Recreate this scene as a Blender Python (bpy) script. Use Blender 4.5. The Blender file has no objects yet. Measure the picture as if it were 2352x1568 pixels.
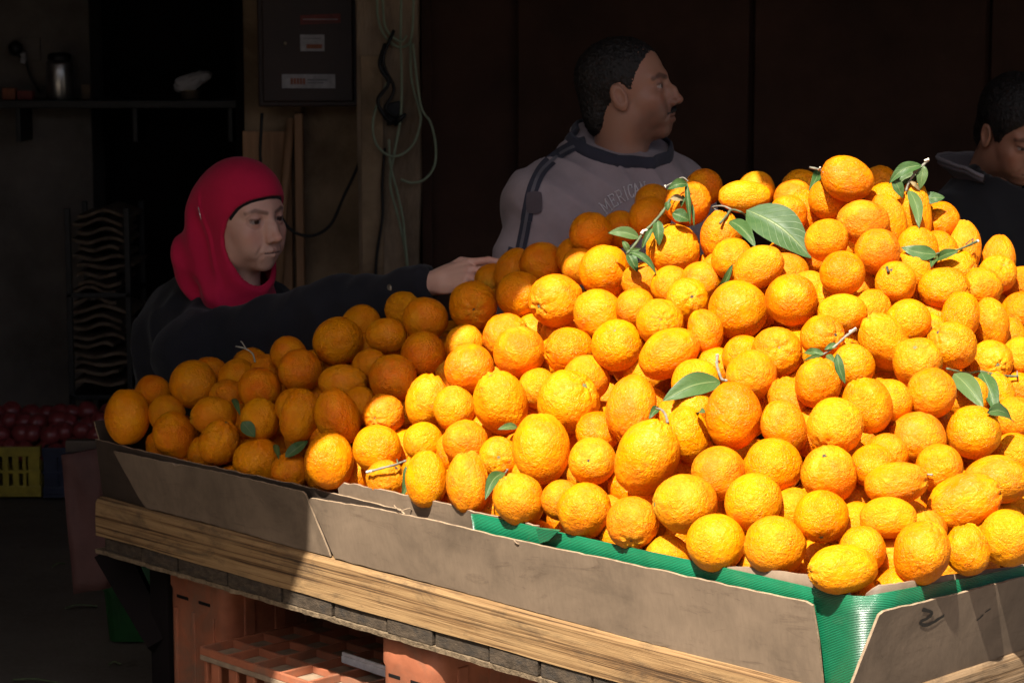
import bpy, bmesh, math, random
import numpy as np
from mathutils import Vector, Matrix, noise, Quaternion

# ------------------------------------------------------------------ camera, sky, sun, exposure
scene = bpy.context.scene
COL = scene.collection
LENS = 80.0
FPX = LENS / 36.0 * 2352.0            # focal length in pixels of the 2352 x 1568 view of the photograph
PITCH = math.atan((784 - 60) / FPX)
CAMH = 1.65
cam = bpy.data.cameras.new('camera')
cam.lens = LENS
cam.sensor_width = 36.0
cam.clip_end = 500.0
cam.dof.use_dof = True
cam.dof.focus_distance = 4.15
cam.dof.aperture_fstop = 11.0
cam_ob = bpy.data.objects.new('camera', cam)
COL.objects.link(cam_ob)
cam_ob.location = (0, 0, CAMH)
cam_ob.rotation_euler = (math.pi / 2 - PITCH, 0, 0)
scene.camera = cam_ob

SUN_AZ = math.radians(-23.0)           # from straight behind the camera, negative = to the left
SUN_EL = math.radians(54.0)
SUN = Vector((math.sin(SUN_AZ) * math.cos(SUN_EL), -math.cos(SUN_AZ) * math.cos(SUN_EL), math.sin(SUN_EL)))
world = bpy.data.worlds.new('World')
scene.world = world
world.use_nodes = True
wn = world.node_tree
wn.nodes.clear()
sky = wn.nodes.new('ShaderNodeTexSky')
sky.sky_type = 'NISHITA'
sky.sun_disc = False
sky.sun_elevation = SUN_EL
sky.sun_rotation = math.atan2(SUN.x, SUN.y)
bg = wn.nodes.new('ShaderNodeBackground')
bg.inputs[1].default_value = 0.058
sky.air_density = 0.7
sky.dust_density = 4.5
sky.ozone_density = 0.6
wo = wn.nodes.new('ShaderNodeOutputWorld')
wn.links.new(sky.outputs[0], bg.inputs[0])
wn.links.new(bg.outputs[0], wo.inputs[0])
sun = bpy.data.lights.new('sun', 'SUN')
sun.energy = 5.0
sun.angle = math.radians(0.53)
sun.color = (1.0, 0.93, 0.82)
sun_ob = bpy.data.objects.new('sun', sun)
COL.objects.link(sun_ob)
sun_ob.rotation_mode = 'QUATERNION'
sun_ob.rotation_quaternion = SUN.to_track_quat('Z', 'Y')
sun_ob.location = SUN * 20
scene.view_settings.view_transform = 'Standard'
scene.view_settings.look = 'None'
scene.view_settings.gamma = 1.0
scene.view_settings.use_curve_mapping = False
scene.view_settings.exposure = 1.42
scene.render.engine = 'CYCLES'
scene.cycles.max_bounces = 8
scene.cycles.diffuse_bounces = 5

rng = random.Random(7)
nrng = np.random.RandomState(7)

# ------------------------------------------------------------------ pixels to rays and points
_s, _c = math.sin(PITCH), math.cos(PITCH)
CAM = Vector((0, 0, CAMH))
def ray(u, v):
    cx, cz = (u - 1176) / FPX, -(v - 784) / FPX
    return Vector((cx, _c + cz * _s, -_s + cz * _c))      # y component about 1, not normalised
def at_y(u, v, y):
    r = ray(u, v)
    return CAM + r * (y / r.y)
def at_z(u, v, z):
    r = ray(u, v)
    return CAM + r * ((z - CAMH) / r.z)
def project(p):
    d = Vector(p) - CAM
    dep = d.y * _c - d.z * _s
    up = d.y * _s + d.z * _c
    return 1176 + FPX * d.x / dep, 784 - FPX * up / dep

# ------------------------------------------------------------------ object helpers
def link(o, parent=None):
    COL.objects.link(o)
    if parent is not None:
        o.parent = parent
    return o
def tag(o, label=None, cat=None, group=None, kind=None):
    if label: o['label'] = label
    if cat: o['category'] = cat
    if group: o['group'] = group
    if kind: o['kind'] = kind
    return o
def thing(name, label, cat, loc=(0, 0, 0), group=None):
    o = bpy.data.objects.new(name, None)
    o.empty_display_size = 0.1
    o.location = loc
    link(o)
    return tag(o, label, cat, group)
def smooth(me):
    me.polygons.foreach_set('use_smooth', np.ones(len(me.polygons), bool))
def mesh_ob(name, verts, faces, mats, parent=None, smoothed=False, midx=None, loc=None):
    me = bpy.data.meshes.new(name)
    me.from_pydata([tuple(v) for v in verts], [], [tuple(f) for f in faces])
    for m in (mats if isinstance(mats, (list, tuple)) else [mats]):
        me.materials.append(m)
    if midx is not None:
        me.polygons.foreach_set('material_index', np.array(midx, np.int32))
    if smoothed: smooth(me)
    me.update()
    o = bpy.data.objects.new(name, me)
    link(o)
    if parent is not None:
        o.parent = parent
        pl = parent.matrix_basis.translation
        if parent.parent is not None:
            pl = pl + parent.parent.matrix_basis.translation
        o.location = -pl                       # vertices are in world coordinates
    if loc is not None:
        # re-centre: origin at loc, geometry unmoved
        me.transform(Matrix.Translation(-Vector(loc)))
        o.location = Vector(loc) + Vector(o.location)
    return o
def bm_ob(name, bm, mats, parent=None, smoothed=False):
    me = bpy.data.meshes.new(name)
    bmesh.ops.recalc_face_normals(bm, faces=bm.faces[:])
    bm.to_mesh(me); bm.free()
    for m in (mats if isinstance(mats, (list, tuple)) else [mats]):
        me.materials.append(m)
    if smoothed: smooth(me)
    o = bpy.data.objects.new(name, me)
    link(o)
    if parent is not None:
        o.parent = parent
        pl = parent.matrix_basis.translation
        if parent.parent is not None:
            pl = pl + parent.parent.matrix_basis.translation
        o.location = -pl
    return o
def add_box(bm, org, ax, ay, az, bevel=0.0, mi=0):
    """box from corner org along three edge vectors"""
    org, ax, ay, az = map(Vector, (org, ax, ay, az))
    vs = [bm.verts.new(org + ax * i + ay * j + az * k) for i in (0, 1) for j in (0, 1) for k in (0, 1)]
    fs = []
    for q in ((0, 1, 3, 2), (4, 6, 7, 5), (0, 4, 5, 1), (2, 3, 7, 6), (0, 2, 6, 4), (1, 5, 7, 3)):
        f = bm.faces.new([vs[i] for i in q]); f.material_index = mi; fs.append(f)
    bmesh.ops.recalc_face_normals(bm, faces=fs)
    if bevel > 0:
        es = list({e for f in fs for e in f.edges})
        bmesh.ops.bevel(bm, geom=es, offset=bevel, segments=2, profile=0.6, affect='EDGES')
    return vs
def box_ob(name, org, ax, ay, az, mat, parent=None, bevel=0.004):
    bm = bmesh.new(); add_box(bm, org, ax, ay, az, bevel)
    return bm_ob(name, bm, mat, parent)
def tube(pts, radii, n=8, cap=True):
    pts = [Vector(p) for p in pts]
    if not isinstance(radii, (list, tuple)): radii = [radii] * len(pts)
    V, F = [], []
    t0 = (pts[1] - pts[0]).normalized()
    a = t0.orthogonal().normalized()
    for i, p in enumerate(pts):
        t = (pts[min(i + 1, len(pts) - 1)] - pts[max(i - 1, 0)]).normalized()
        a = (a - t * a.dot(t)).normalized(); b = t.cross(a)
        for k in range(n):
            w = 2 * math.pi * k / n
            V.append(p + (a * math.cos(w) + b * math.sin(w)) * radii[i])
    for i in range(len(pts) - 1):
        for k in range(n):
            k2 = (k + 1) % n
            F.append((i * n + k, i * n + k2, (i + 1) * n + k2, (i + 1) * n + k))
    if cap:
        F.append(tuple(range(n - 1, -1, -1))); F.append(tuple(range((len(pts) - 1) * n, len(pts) * n)))
    return V, F
def spline(pts, per=6):
    """Catmull-Rom through points"""
    P = [Vector(p) for p in pts]
    P = [P[0] * 2 - P[1]] + P + [P[-1] * 2 - P[-2]]
    out = []
    for i in range(1, len(P) - 2):
        for k in range(per):
            t = k / per
            a, b, c, d = P[i - 1], P[i], P[i + 1], P[i + 2]
            out.append(0.5 * ((2 * b) + (c - a) * t + (2 * a - 5 * b + 4 * c - d) * t * t + (3 * b - a - 3 * c + d) * t ** 3))
    out.append(P[-2])
    return out
def lathe(profile, org, n=24):
    V, F = [], []
    for r, z in profile:
        for k in range(n):
            w = 2 * math.pi * k / n
            V.append(Vector(org) + Vector((r * math.cos(w), r * math.sin(w), z)))
    for i in range(len(profile) - 1):
        for k in range(n):
            k2 = (k + 1) % n
            F.append((i * n + k, i * n + k2, (i + 1) * n + k2, (i + 1) * n + k))
    F.append(tuple(range(n - 1, -1, -1))); F.append(tuple(range((len(profile) - 1) * n, len(profile) * n)))
    return V, F

# ------------------------------------------------------------------ materials
def srgb(r, g, b):
    f = lambda c: (c / 255 / 12.92) if c / 255 <= 0.04045 else ((c / 255 + 0.055) / 1.055) ** 2.4
    return (f(r), f(g), f(b))
class NT:
    def __init__(self, name):
        self.m = bpy.data.materials.new(name); self.m.use_nodes = True
        self.t = self.m.node_tree
        self.b = self.t.nodes['Principled BSDF']
    def n(self, typ, **kw):
        nd = self.t.nodes.new(typ)
        for k, v in kw.items():
            if k in nd.inputs.keys() if isinstance(k, str) else False:
                nd.inputs[k].default_value = v
            else:
                setattr(nd, k, v)
        return nd
    def l(self, a, b): self.t.links.new(a, b)
    def noise(self, vec, scale, detail=4, rough=0.55, dist=0.0, dim='3D', w=None):
        nd = self.t.nodes.new('ShaderNodeTexNoise'); nd.noise_dimensions = dim
        nd.inputs['Scale'].default_value = scale; nd.inputs['Detail'].default_value = detail
        nd.inputs['Roughness'].default_value = rough; nd.inputs['Distortion'].default_value = dist
        if vec is not None: self.l(vec, nd.inputs['Vector'])
        if w is not None: self.l(w, nd.inputs['W'])
        return nd.outputs['Fac']
    def ramp(self, fac, stops, interp='LINEAR'):
        nd = self.t.nodes.new('ShaderNodeValToRGB'); e = nd.color_ramp.elements
        nd.color_ramp.interpolation = interp
        while len(e) < len(stops): e.new(0.5)
        for el, (p, c) in zip(e, stops):
            el.position = p; el.color = (c, c, c, 1) if isinstance(c, (int, float)) else (*c, 1)
        self.l(fac, nd.inputs[0]); return nd.outputs[0]
    def mix(self, fac, a, b, mode='MIX'):
        nd = self.t.nodes.new('ShaderNodeMix'); nd.data_type = 'RGBA'; nd.blend_type = mode
        for s, x in ((0, fac), (6, a), (7, b)):
            if isinstance(x, (int, float)): nd.inputs[s].default_value = x if s == 0 else (x, x, x, 1)
            elif isinstance(x, tuple): nd.inputs[s].default_value = (*x, 1)
            else: self.l(x, nd.inputs[s])
        return nd.outputs[2]
    def math(self, op, a, b=0.0, c=None):
        nd = self.t.nodes.new('ShaderNodeMath'); nd.operation = op
        for i, x in enumerate((a, b, c)):
            if x is None: continue
            if isinstance(x, (int, float)): nd.inputs[i].default_value = x
            else: self.l(x, nd.inputs[i])
        return nd.outputs[0]
    def bump(self, h, strength=0.3, dist=0.002, prev=None):
        nd = self.t.nodes.new('ShaderNodeBump'); nd.inputs['Strength'].default_value = strength
        nd.inputs['Distance'].default_value = dist; self.l(h, nd.inputs['Height'])
        if prev is not None: self.l(prev, nd.inputs['Normal'])
        return nd.outputs[0]
    def coord(self, kind='Object'):
        return self.t.nodes.new('ShaderNodeTexCoord').outputs[kind]
    def mapping(self, vec, scale=(1, 1, 1), rot=(0, 0, 0)):
        nd = self.t.nodes.new('ShaderNodeMapping'); nd.inputs['Scale'].default_value = scale
        nd.inputs['Rotation'].default_value = rot; self.l(vec, nd.inputs['Vector']); return nd.outputs[0]
    def out(self, col=None, rough=None, nor=None, spec=None, metal=None):
        for k, x in (('Base Color', col), ('Roughness', rough), ('Normal', nor), ('Specular IOR Level', spec), ('Metallic', metal)):
            if x is None: continue
            if isinstance(x, tuple): self.b.inputs[k].default_value = (*x, 1)
            elif isinstance(x, (int, float)): self.b.inputs[k].default_value = x
            else: self.l(x, self.b.inputs[k])
        return self.m
def plain(name, col, rough=0.6, var=0.35, scale=12, bump=0.2, bscale=60, bdist=0.002, spec=0.4, metal=0.0, grime=None, stretch=(1, 1, 1)):
    t = NT(name); co = t.mapping(t.coord(), stretch)
    f = t.noise(co, scale, 5, 0.6)
    dark = tuple(c * (1 - var) for c in col); light = tuple(min(1, c * (1 + var * 0.6)) for c in col)
    c = t.ramp(f, [(0.3, dark), (0.7, light)])
    if grime:
        g = t.ramp(t.noise(co, scale * 0.45, 6, 0.7, 0.6), [(0.48, 0.0), (0.68, 1.0)])
        c = t.mix(g, c, grime)
    nb = t.bump(t.noise(co, bscale, 5, 0.6), bump, bdist)
    return t.out(c, rough, nb, spec, metal)

def wood_mat(name, lo, mid, hi, axis_rot, grain=34, dirt=(0.03, 0.022, 0.016), dirt_at=0.6):
    """weathered sawn timber: fibres and growth lines along the local direction axis_rot"""
    t = NT(name); co = t.mapping(t.coord(), (1, 1, 1), (0, 0, axis_rot))
    st = t.mapping(co, (1.0, 16, 16))
    warp = t.noise(t.mapping(co, (1.5, 3, 3)), 2.2, 3)
    ring = t.noise(t.mapping(co, (0.55, 40, 62)), 2.6, 3, 0.55, 0.35)
    rsh = t.ramp(ring, [(0.34, 0.0), (0.47, 0.75), (0.62, 1.0)])
    fib = t.noise(t.mapping(co, (2.2, 60, 60)), 6, 6, 0.72)
    g = t.math('ADD', t.math('MULTIPLY', rsh, 0.5), t.math('MULTIPLY', fib, 0.55))
    c = t.ramp(g, [(0.25, lo), (0.52, mid), (0.8, hi)])
    spots = t.ramp(t.noise(t.mapping(co, (3.0, 9, 9)), 2.4, 6, 0.72, 0.5), [(dirt_at - 0.1, 0.0), (dirt_at + 0.12, 0.85)])
    c = t.mix(spots, c, dirt)
    pale = t.ramp(t.noise(t.mapping(co, (1.2, 6, 6)), 3.1, 4, 0.6), [(0.55, 0.0), (0.75, 0.5)])
    c = t.mix(pale, c, hi)
    nb = t.bump(g, 0.55, 0.003)
    nb = t.bump(spots, 0.25, 0.002, nb)
    return t.out(c, 0.78, nb, 0.25)

M = {}
def build_materials():
    # orange rind
    t = NT('orange_rind'); co = t.coord()
    oi = t.t.nodes.new('ShaderNodeObjectInfo'); rnd = oi.outputs['Random']
    w = t.math('MULTIPLY', rnd, 57.0)
    r2 = t.math('FRACT', t.math('MULTIPLY', rnd, 17.37)); r3 = t.math('FRACT', t.math('MULTIPLY', rnd, 91.7))
    hue = t.ramp(rnd, [(0.0, (0.66, 0.135, 0.0005)), (0.45, (0.68, 0.180, 0.0005)), (1.0, (0.70, 0.24, 0.001))])
    patch = t.noise(co, 1.3, 3, 0.5, 0.3, '4D', w)
    col = t.mix(t.ramp(patch, [(0.38, 0.0), (0.68, 0.75)]), hue, (0.70, 0.275, 0.001))
    deep = t.noise(co, 1.9, 2, 0.5, 0.0, '4D', t.math('ADD', w, 9.0))
    col = t.mix(t.ramp(deep, [(0.52, 0.0), (0.78, 0.55)]), col, (0.60, 0.10, 0.001))
    # dusty bloom on some fruit
    dust = t.noise(co, 2.6, 6, 0.68, 0.4, '4D', t.math('ADD', w, 3.0))
    dustf = t.math('MULTIPLY', t.ramp(dust, [(0.44, 0.0), (0.66, 1.0)]), t.ramp(r2, [(0.2, 0.02), (0.95, 0.42)]))
    col = t.mix(dustf, col, (0.42, 0.155, 0.015))
    # brown scars and freckles
    sc = t.noise(co, 3.4, 8, 0.78, 1.2, '4D', t.math('ADD', w, 21.0))
    scf = t.math('MULTIPLY', t.ramp(sc, [(0.645, 0.0), (0.70, 0.8)]), t.ramp(r3, [(0.35, 0.0), (0.8, 1.0)]))
    col = t.mix(scf, col, (0.22, 0.085, 0.022))
    vo = t.t.nodes.new('ShaderNodeTexVoronoi'); vo.voronoi_dimensions = '4D'; vo.inputs['Scale'].default_value = 5.0
    t.l(co, vo.inputs['Vector']); t.l(w, vo.inputs['W'])
    fr = t.ramp(vo.outputs['Distance'], [(0.035, 0.85), (0.07, 0.0)])
    col = t.mix(t.math('MULTIPLY', fr, t.ramp(r2, [(0.45, 0.0), (0.75, 1.0)])), col, (0.12, 0.055, 0.02))
    # green tint round the stem end
    sep = t.t.nodes.new('ShaderNodeSeparateXYZ'); t.l(co, sep.inputs[0])
    pole = t.ramp(sep.outputs['Z'], [(0.86, 0.0), (1.02, 0.6)])
    col = t.mix(t.math('MULTIPLY', pole, t.ramp(r3, [(0.3, 0.0), (0.9, 0.8)])), col, (0.36, 0.27, 0.02))
    # crevices of the oil glands read a little darker
    pv = t.t.nodes.new('ShaderNodeTexVoronoi'); pv.inputs['Scale'].default_value = 24.0; pv.feature = 'SMOOTH_F1'
    t.l(co, pv.inputs['Vector'])
    pores = t.ramp(pv.outputs['Distance'], [(0.0, 0.0), (0.45, 1.0)])
    rough_amt = t.ramp(t.noise(co, 1.5, 2, 0.5, 0, '4D', t.math('ADD', w, 5.0)), [(0.32, 0.35), (0.62, 1.0)])
    wr = t.noise(co, 7.5, 4, 0.6, 1.0, '4D', w)
    nb = t.bump(t.math('MULTIPLY', pores, rough_amt), 0.45, 0.0008)
    nb = t.bump(t.math('MULTIPLY', wr, rough_amt), 0.85, 0.0075, nb)
    rg = t.math('ADD', t.ramp(r3, [(0.0, 0.24), (1.0, 0.42)]), t.math('MULTIPLY', dustf, 0.5))
    M['orange'] = t.out(col, rg, nb, 0.18)
    t.b.inputs['Subsurface Weight'].default_value = 0.0
    t.b.inputs['Subsurface Radius'].default_value = (0.6, 0.2, 0.05)
    t.b.inputs['Subsurface Scale'].default_value = 0.006
    # leaves
    t = NT('citrus_leaf'); co = t.coord('UV'); oi = t.t.nodes.new('ShaderNodeObjectInfo')
    sep = t.t.nodes.new('ShaderNodeSeparateXYZ'); t.l(co, sep.inputs[0])
    base = t.ramp(oi.outputs['Random'], [(0, (0.024, 0.062, 0.014)), (0.6, (0.038, 0.082, 0.022)), (1, (0.062, 0.10, 0.030))])
    mott = t.noise(t.coord(), 60, 4, 0.6)
    c = t.mix(t.ramp(mott, [(0.35, 0.0), (0.75, 0.5)]), base, (0.062, 0.105, 0.034))
    d = t.math('ABSOLUTE', t.math('SUBTRACT', sep.outputs['Y'], 0.5))
    rib = t.ramp(d, [(0.012, 1.0), (0.04, 0.0)])
    sv = t.math('ABSOLUTE', t.math('SUBTRACT', t.math('FRACT', t.math('SUBTRACT', t.math('MULTIPLY', sep.outputs['X'], 9.0), t.math('MULTIPLY', d, 5.0))), 0.5))
    veins = t.ramp(sv, [(0.0, 0.5), (0.09, 0.0)])
    c = t.mix(t.math('MAXIMUM', rib, t.math('MULTIPLY', veins, 0.5)), c, (0.12, 0.16, 0.06))
    nb = t.bump(t.math('ADD', t.math('MULTIPLY', rib, -1.0), t.math('MULTIPLY', veins, -0.5)), 0.4, 0.002)
    M['leaf'] = t.out(c, 0.45, nb, 0.22)
    M['leaf_dry'] = plain('dry_leaf', (0.16, 0.12, 0.05), 0.7, 0.4, 40)
    M['twig'] = plain('twig_bark', (0.085, 0.11, 0.05), 0.65, 0.4, 60, 0.4, 200)
    M['twig_grey'] = plain('grey_twig', (0.20, 0.19, 0.15), 0.7, 0.4, 60, 0.4, 200)
    M['twig_cut'] = plain('cut_twig_end', (0.62, 0.58, 0.48), 0.8, 0.1, 60)
    M['calyx'] = plain('calyx', (0.14, 0.15, 0.06), 0.8, 0.5, 200, 0.3, 300)
    M['calyx_dark'] = plain('dark_calyx', (0.05, 0.045, 0.03), 0.8, 0.5, 200, 0.3, 300)
    # cardboard / hardboard
    def board(name, col, streak):
        t = NT(name); co = t.coord()
        f = t.noise(co, 5.0, 6, 0.65, 0.4); g = t.noise(t.mapping(co, (40, 40, 6)), 4, 3, 0.6)
        c = t.ramp(f, [(0.32, tuple(x * 0.6 for x in col)), (0.5, col), (0.68, tuple(x * 1.25 for x in col))])
        c = t.mix(t.math('MULTIPLY', t.ramp(g, [(0.4, 0.0), (0.7, 1.0)]), 0.3), c, tuple(x * 0.7 for x in col))
        s = t.ramp(t.noise(t.mapping(co, (2.0, 2.0, 9.0)), 3.2, 7, 0.75, 1.5), [(0.55, 0.0), (0.72, 0.75)])
        c = t.mix(s, c, streak)
        fine = t.noise(co, 300, 3, 0.6)
        nb = t.bump(f, 0.25, 0.006); nb = t.bump(fine, 0.12, 0.001, nb)
        return t.out(c, 0.62, nb, 0.3)
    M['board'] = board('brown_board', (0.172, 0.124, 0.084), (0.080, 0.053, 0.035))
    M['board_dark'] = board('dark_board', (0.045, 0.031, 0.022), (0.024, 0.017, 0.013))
    M['board_edge'] = plain('board_torn_edge', (0.27, 0.19, 0.12), 0.85, 0.35, 70, 0.5, 250, 0.002)
    t = NT('green_plastic'); co = t.coord()
    rib = t.t.nodes.new('ShaderNodeTexWave'); rib.wave_type = 'BANDS'; rib.bands_direction = 'Z'
    rib.inputs['Scale'].default_value = 110; rib.inputs['Distortion'].default_value = 0.15
    t.l(co, rib.inputs['Vector'])
    c = t.ramp(t.noise(co, 8, 4, 0.6), [(0.3, (0.003, 0.10, 0.04)), (0.7, (0.006, 0.15, 0.068))])
    dirt = t.ramp(t.noise(co, 14, 6, 0.7, 0.6), [(0.6, 0.0), (0.75, 0.35)])
    c = t.mix(dirt, c, (0.10, 0.14, 0.09))
    nb = t.bump(rib.outputs['Fac'], 1.0, 0.0009)
    M['green'] = t.out(c, 0.30, nb, 0.8)
    # timber: local frame is rotated about z so that x runs along the plank
    E1A = math.atan2(0.71981, -0.69417)
    M['plank_left'] = wood_mat('weathered_plank', (0.044, 0.023, 0.010), (0.152, 0.082, 0.033), (0.27, 0.166, 0.074), -E1A)
    M['plank_right'] = wood_mat('weathered_plank_end', (0.055, 0.033, 0.017), (0.14, 0.082, 0.038), (0.24, 0.16, 0.09), -E1A + math.pi / 2, dirt_at=0.54)
    M['endgrain'] = plain('grey_end_grain', (0.062, 0.045, 0.030), 0.85, 0.55, 45, 0.6, 160, 0.004, 0.2, grime=(0.03, 0.026, 0.022), stretch=(1, 1, 2.2))
    M['ply_edge'] = plain('splintered_plywood', (0.18, 0.13, 0.08), 0.85, 0.5, 90, 0.8, 200, 0.004, 0.2)
    # plastics
    M['crate'] = plain('faded_salmon_plastic', (0.34, 0.112, 0.055), 0.5, 0.3, 14, 0.25, 90, 0.002, 0.4, grime=(0.20, 0.11, 0.07))
    M['crate_dust'] = plain('dusty_crate_floor', (0.24, 0.17, 0.11), 0.85, 0.35, 30, 0.4, 150)
    M['yellow'] = plain('yellow_plastic', (0.40, 0.30, 0.03), 0.5, 0.35, 20)
    M['navy'] = plain('navy_plastic', (0.02, 0.025, 0.05), 0.5, 0.3, 20)
    M['green_box'] = plain('dark_green_plastic', (0.01, 0.07, 0.015), 0.55, 0.4, 9)
    M['maroon'] = plain('maroon_sheet', (0.070, 0.028, 0.024), 0.75, 0.4, 6, 0.3, 30, 0.01)
    M['foam'] = plain('foil_strip', (0.72, 0.72, 0.74), 0.35, 0.2, 40, 0.4, 80, 0.002, 0.5)
    M['fruit_red'] = plain('dark_red_skin', (0.26, 0.045, 0.045), 0.3, 0.5, 18, 0.1, 60, 0.002, 0.5)
    # building
    t = NT('street_ground'); co = t.coord()
    f = t.noise(co, 1.6, 8, 0.7); g = t.noise(co, 70, 4, 0.7)
    c = t.ramp(f, [(0.3, (0.075, 0.063, 0.050)), (0.7, (0.14, 0.12, 0.098))])
    c = t.mix(t.ramp(g, [(0.45, 0.0), (0.75, 0.6)]), c, (0.13, 0.115, 0.095))
    st = t.ramp(t.noise(co, 5, 7, 0.75, 1.0), [(0.6, 0.0), (0.72, 0.7)])
    c = t.mix(st, c, (0.03, 0.026, 0.022))
    nb = t.bump(g, 0.5, 0.004); nb = t.bump(f, 0.3, 0.03, nb)
    M['ground'] = t.out(c, 0.9, nb, 0.2)
    M['wall_dark'] = plain('dark_brown_wall', (0.055, 0.026, 0.017), 0.8, 0.5, 2.2, 0.3, 20, 0.01, 0.2)  # dark brown base, tone varies at random
    M['wall_black'] = plain('interior_darkness', (0.008, 0.006, 0.006), 0.9, 0.4, 3, 0.2, 20, 0.01, 0.1)  # near-black base puts the shop's inner darkness into the colour
    M['wall_tan'] = plain('stained_plaster', (0.40, 0.275, 0.165), 0.88, 0.45, 3.5, 0.5, 28, 0.01, 0.2, grime=(0.17, 0.11, 0.065))
    M['wall_grey'] = plain('grey_plaster', (0.16, 0.135, 0.115), 0.88, 0.35, 4, 0.4, 30, 0.01, 0.2)
    M['pillar'] = plain('rough_concrete', (0.38, 0.275, 0.185), 0.9, 0.5, 5, 0.8, 26, 0.015, 0.2, grime=(0.13, 0.087, 0.055), stretch=(1, 1, 0.4))
    M['ply'] = plain('plywood', (0.42, 0.23, 0.12), 0.7, 0.35, 5, 0.2, 60, 0.002, 0.25, stretch=(4, 4, 0.5))
    M['cabinet'] = plain('dark_enamel', (0.035, 0.016, 0.012), 0.45, 0.4, 5, 0.15, 30, 0.004, 0.4)
    M['sticker_white'] = plain('pale_sticker', (0.42, 0.40, 0.41), 0.6, 0.25, 50)
    M['sticker_red'] = plain('red_print', (0.20, 0.035, 0.028), 0.6, 0.3, 60)
    M['sticker_orange'] = plain('orange_print', (0.30, 0.09, 0.04), 0.6, 0.3, 60)
    M['grey_print'] = plain('grey_print', (0.20, 0.19, 0.2), 0.6, 0.3, 60)
    M['cable_green'] = plain('pale_green_cable', (0.30, 0.36, 0.24), 0.5, 0.2, 20)
    M['cable_black'] = plain('black_cable', (0.012, 0.011, 0.011), 0.5, 0.2, 20)
    M['steel'] = plain('brushed_steel', (0.5, 0.48, 0.46), 0.28, 0.2, 20, 0.1, 80, 0.001, 0.5, 0.9)
    M['tin'] = plain('tin', (0.55, 0.45, 0.33), 0.3, 0.3, 20, 0.1, 80, 0.001, 0.5, 0.8)
    M['tissue'] = plain('crumpled_tissue', (0.6, 0.57, 0.58), 0.9, 0.1, 20, 0.5, 60, 0.01)
    M['black_plastic'] = plain('black_plastic', (0.006, 0.005, 0.005), 0.45, 0.3, 20)
    M['carton'] = plain('old_carton', (0.14, 0.095, 0.06), 0.85, 0.5, 30, 0.5, 80)
    M['render'] = plain('street_render', (0.30, 0.25, 0.19), 0.9, 0.25, 1.5, 0.3, 20)
    M['tarp'] = plain('awning_canvas', (0.12, 0.10, 0.08), 0.9, 0.3, 3)
    M['pole'] = plain('painted_pole', (0.10, 0.10, 0.10), 0.6, 0.3, 8)
    # cloth and people
    def cloth(name, col, var=0.18, weave=420, rough=0.9):
        t = NT(name); co = t.coord()
        f = t.noise(co, 9, 5, 0.6)
        c = t.ramp(f, [(0.3, tuple(x * (1 - var) for x in col)), (0.7, tuple(x * (1 + var) for x in col))])
        wv = t.noise(co, weave, 2, 0.5)
        nb = t.bump(wv, 0.25, 0.001)
        t.b.inputs['Sheen Weight'].default_value = 0.08
        return t.out(c, rough, nb, 0.2)
    M['coat'] = cloth('black_coat', (0.013, 0.013, 0.017))
    M['scarf'] = cloth('red_headscarf', (0.50, 0.012, 0.055), 0.14)
    M['underscarf'] = cloth('black_underscarf', (0.012, 0.009, 0.010))
    M['shirt'] = cloth('mauve_grey_jersey', (0.25, 0.205, 0.215))
    M['shirt_navy'] = cloth('navy_trim', (0.03, 0.031, 0.045))
    M['shirt_stripe'] = cloth('grey_stripe', (0.10, 0.095, 0.11))
    M['letter'] = cloth('letter_stitching', (0.50, 0.48, 0.50))
    M['badge'] = cloth('sleeve_badge', (0.075, 0.060, 0.068))
    M['patch_red'] = cloth('patch_red', (0.34, 0.05, 0.07))
    M['jacket'] = cloth('dark_jacket', (0.012, 0.012, 0.014))
    M['hood'] = cloth('grey_hood_lining', (0.105, 0.09, 0.10))
    M['hood_edge'] = cloth('hood_seam', (0.17, 0.15, 0.16))
    M['white_cloth'] = cloth('white_collar', (0.45, 0.44, 0.47))
    M['trousers'] = cloth('dark_trousers', (0.015, 0.015, 0.02))
    M['shoe'] = plain('black_shoe', (0.012, 0.011, 0.01), 0.5)
    M['hair'] = plain('black_hair', (0.010, 0.008, 0.007), 0.55, 0.5, 60, 0.8, 260, 0.004, 0.35, stretch=(1, 1, 0.35))
    M['button'] = plain('brass_button', (0.42, 0.36, 0.28), 0.3, 0.3, 90, 0.3, 200, 0.001, 0.5, 0.8)
    M['pin'] = plain('scarf_pin', (0.8, 0.75, 0.7), 0.25, 0.1, 20, 0.0, 20, 0.001, 0.5, 0.6)
    t = NT('skin'); at = t.t.nodes.new('ShaderNodeAttribute'); at.attribute_name = 'tint'
    co = t.coord()
    f = t.noise(co, 45, 5, 0.65); g = t.noise(co, 500, 3, 0.6)
    c = t.mix(t.ramp(f, [(0.35, 0.0), (0.7, 0.22)]), at.outputs['Color'], t.mix(0.5, at.outputs['Color'], (0.35, 0.10, 0.07)))
    nb = t.bump(g, 0.2, 0.0006); nb = t.bump(f, 0.18, 0.002, nb)
    M['skin'] = t.out(c, 0.48, nb, 0.4)
    t.b.inputs['Subsurface Weight'].default_value = 0.08
    t.b.inputs['Subsurface Radius'].default_value = (0.9, 0.35, 0.2)
    t.b.inputs['Subsurface Scale'].default_value = 0.006
build_materials()

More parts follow.
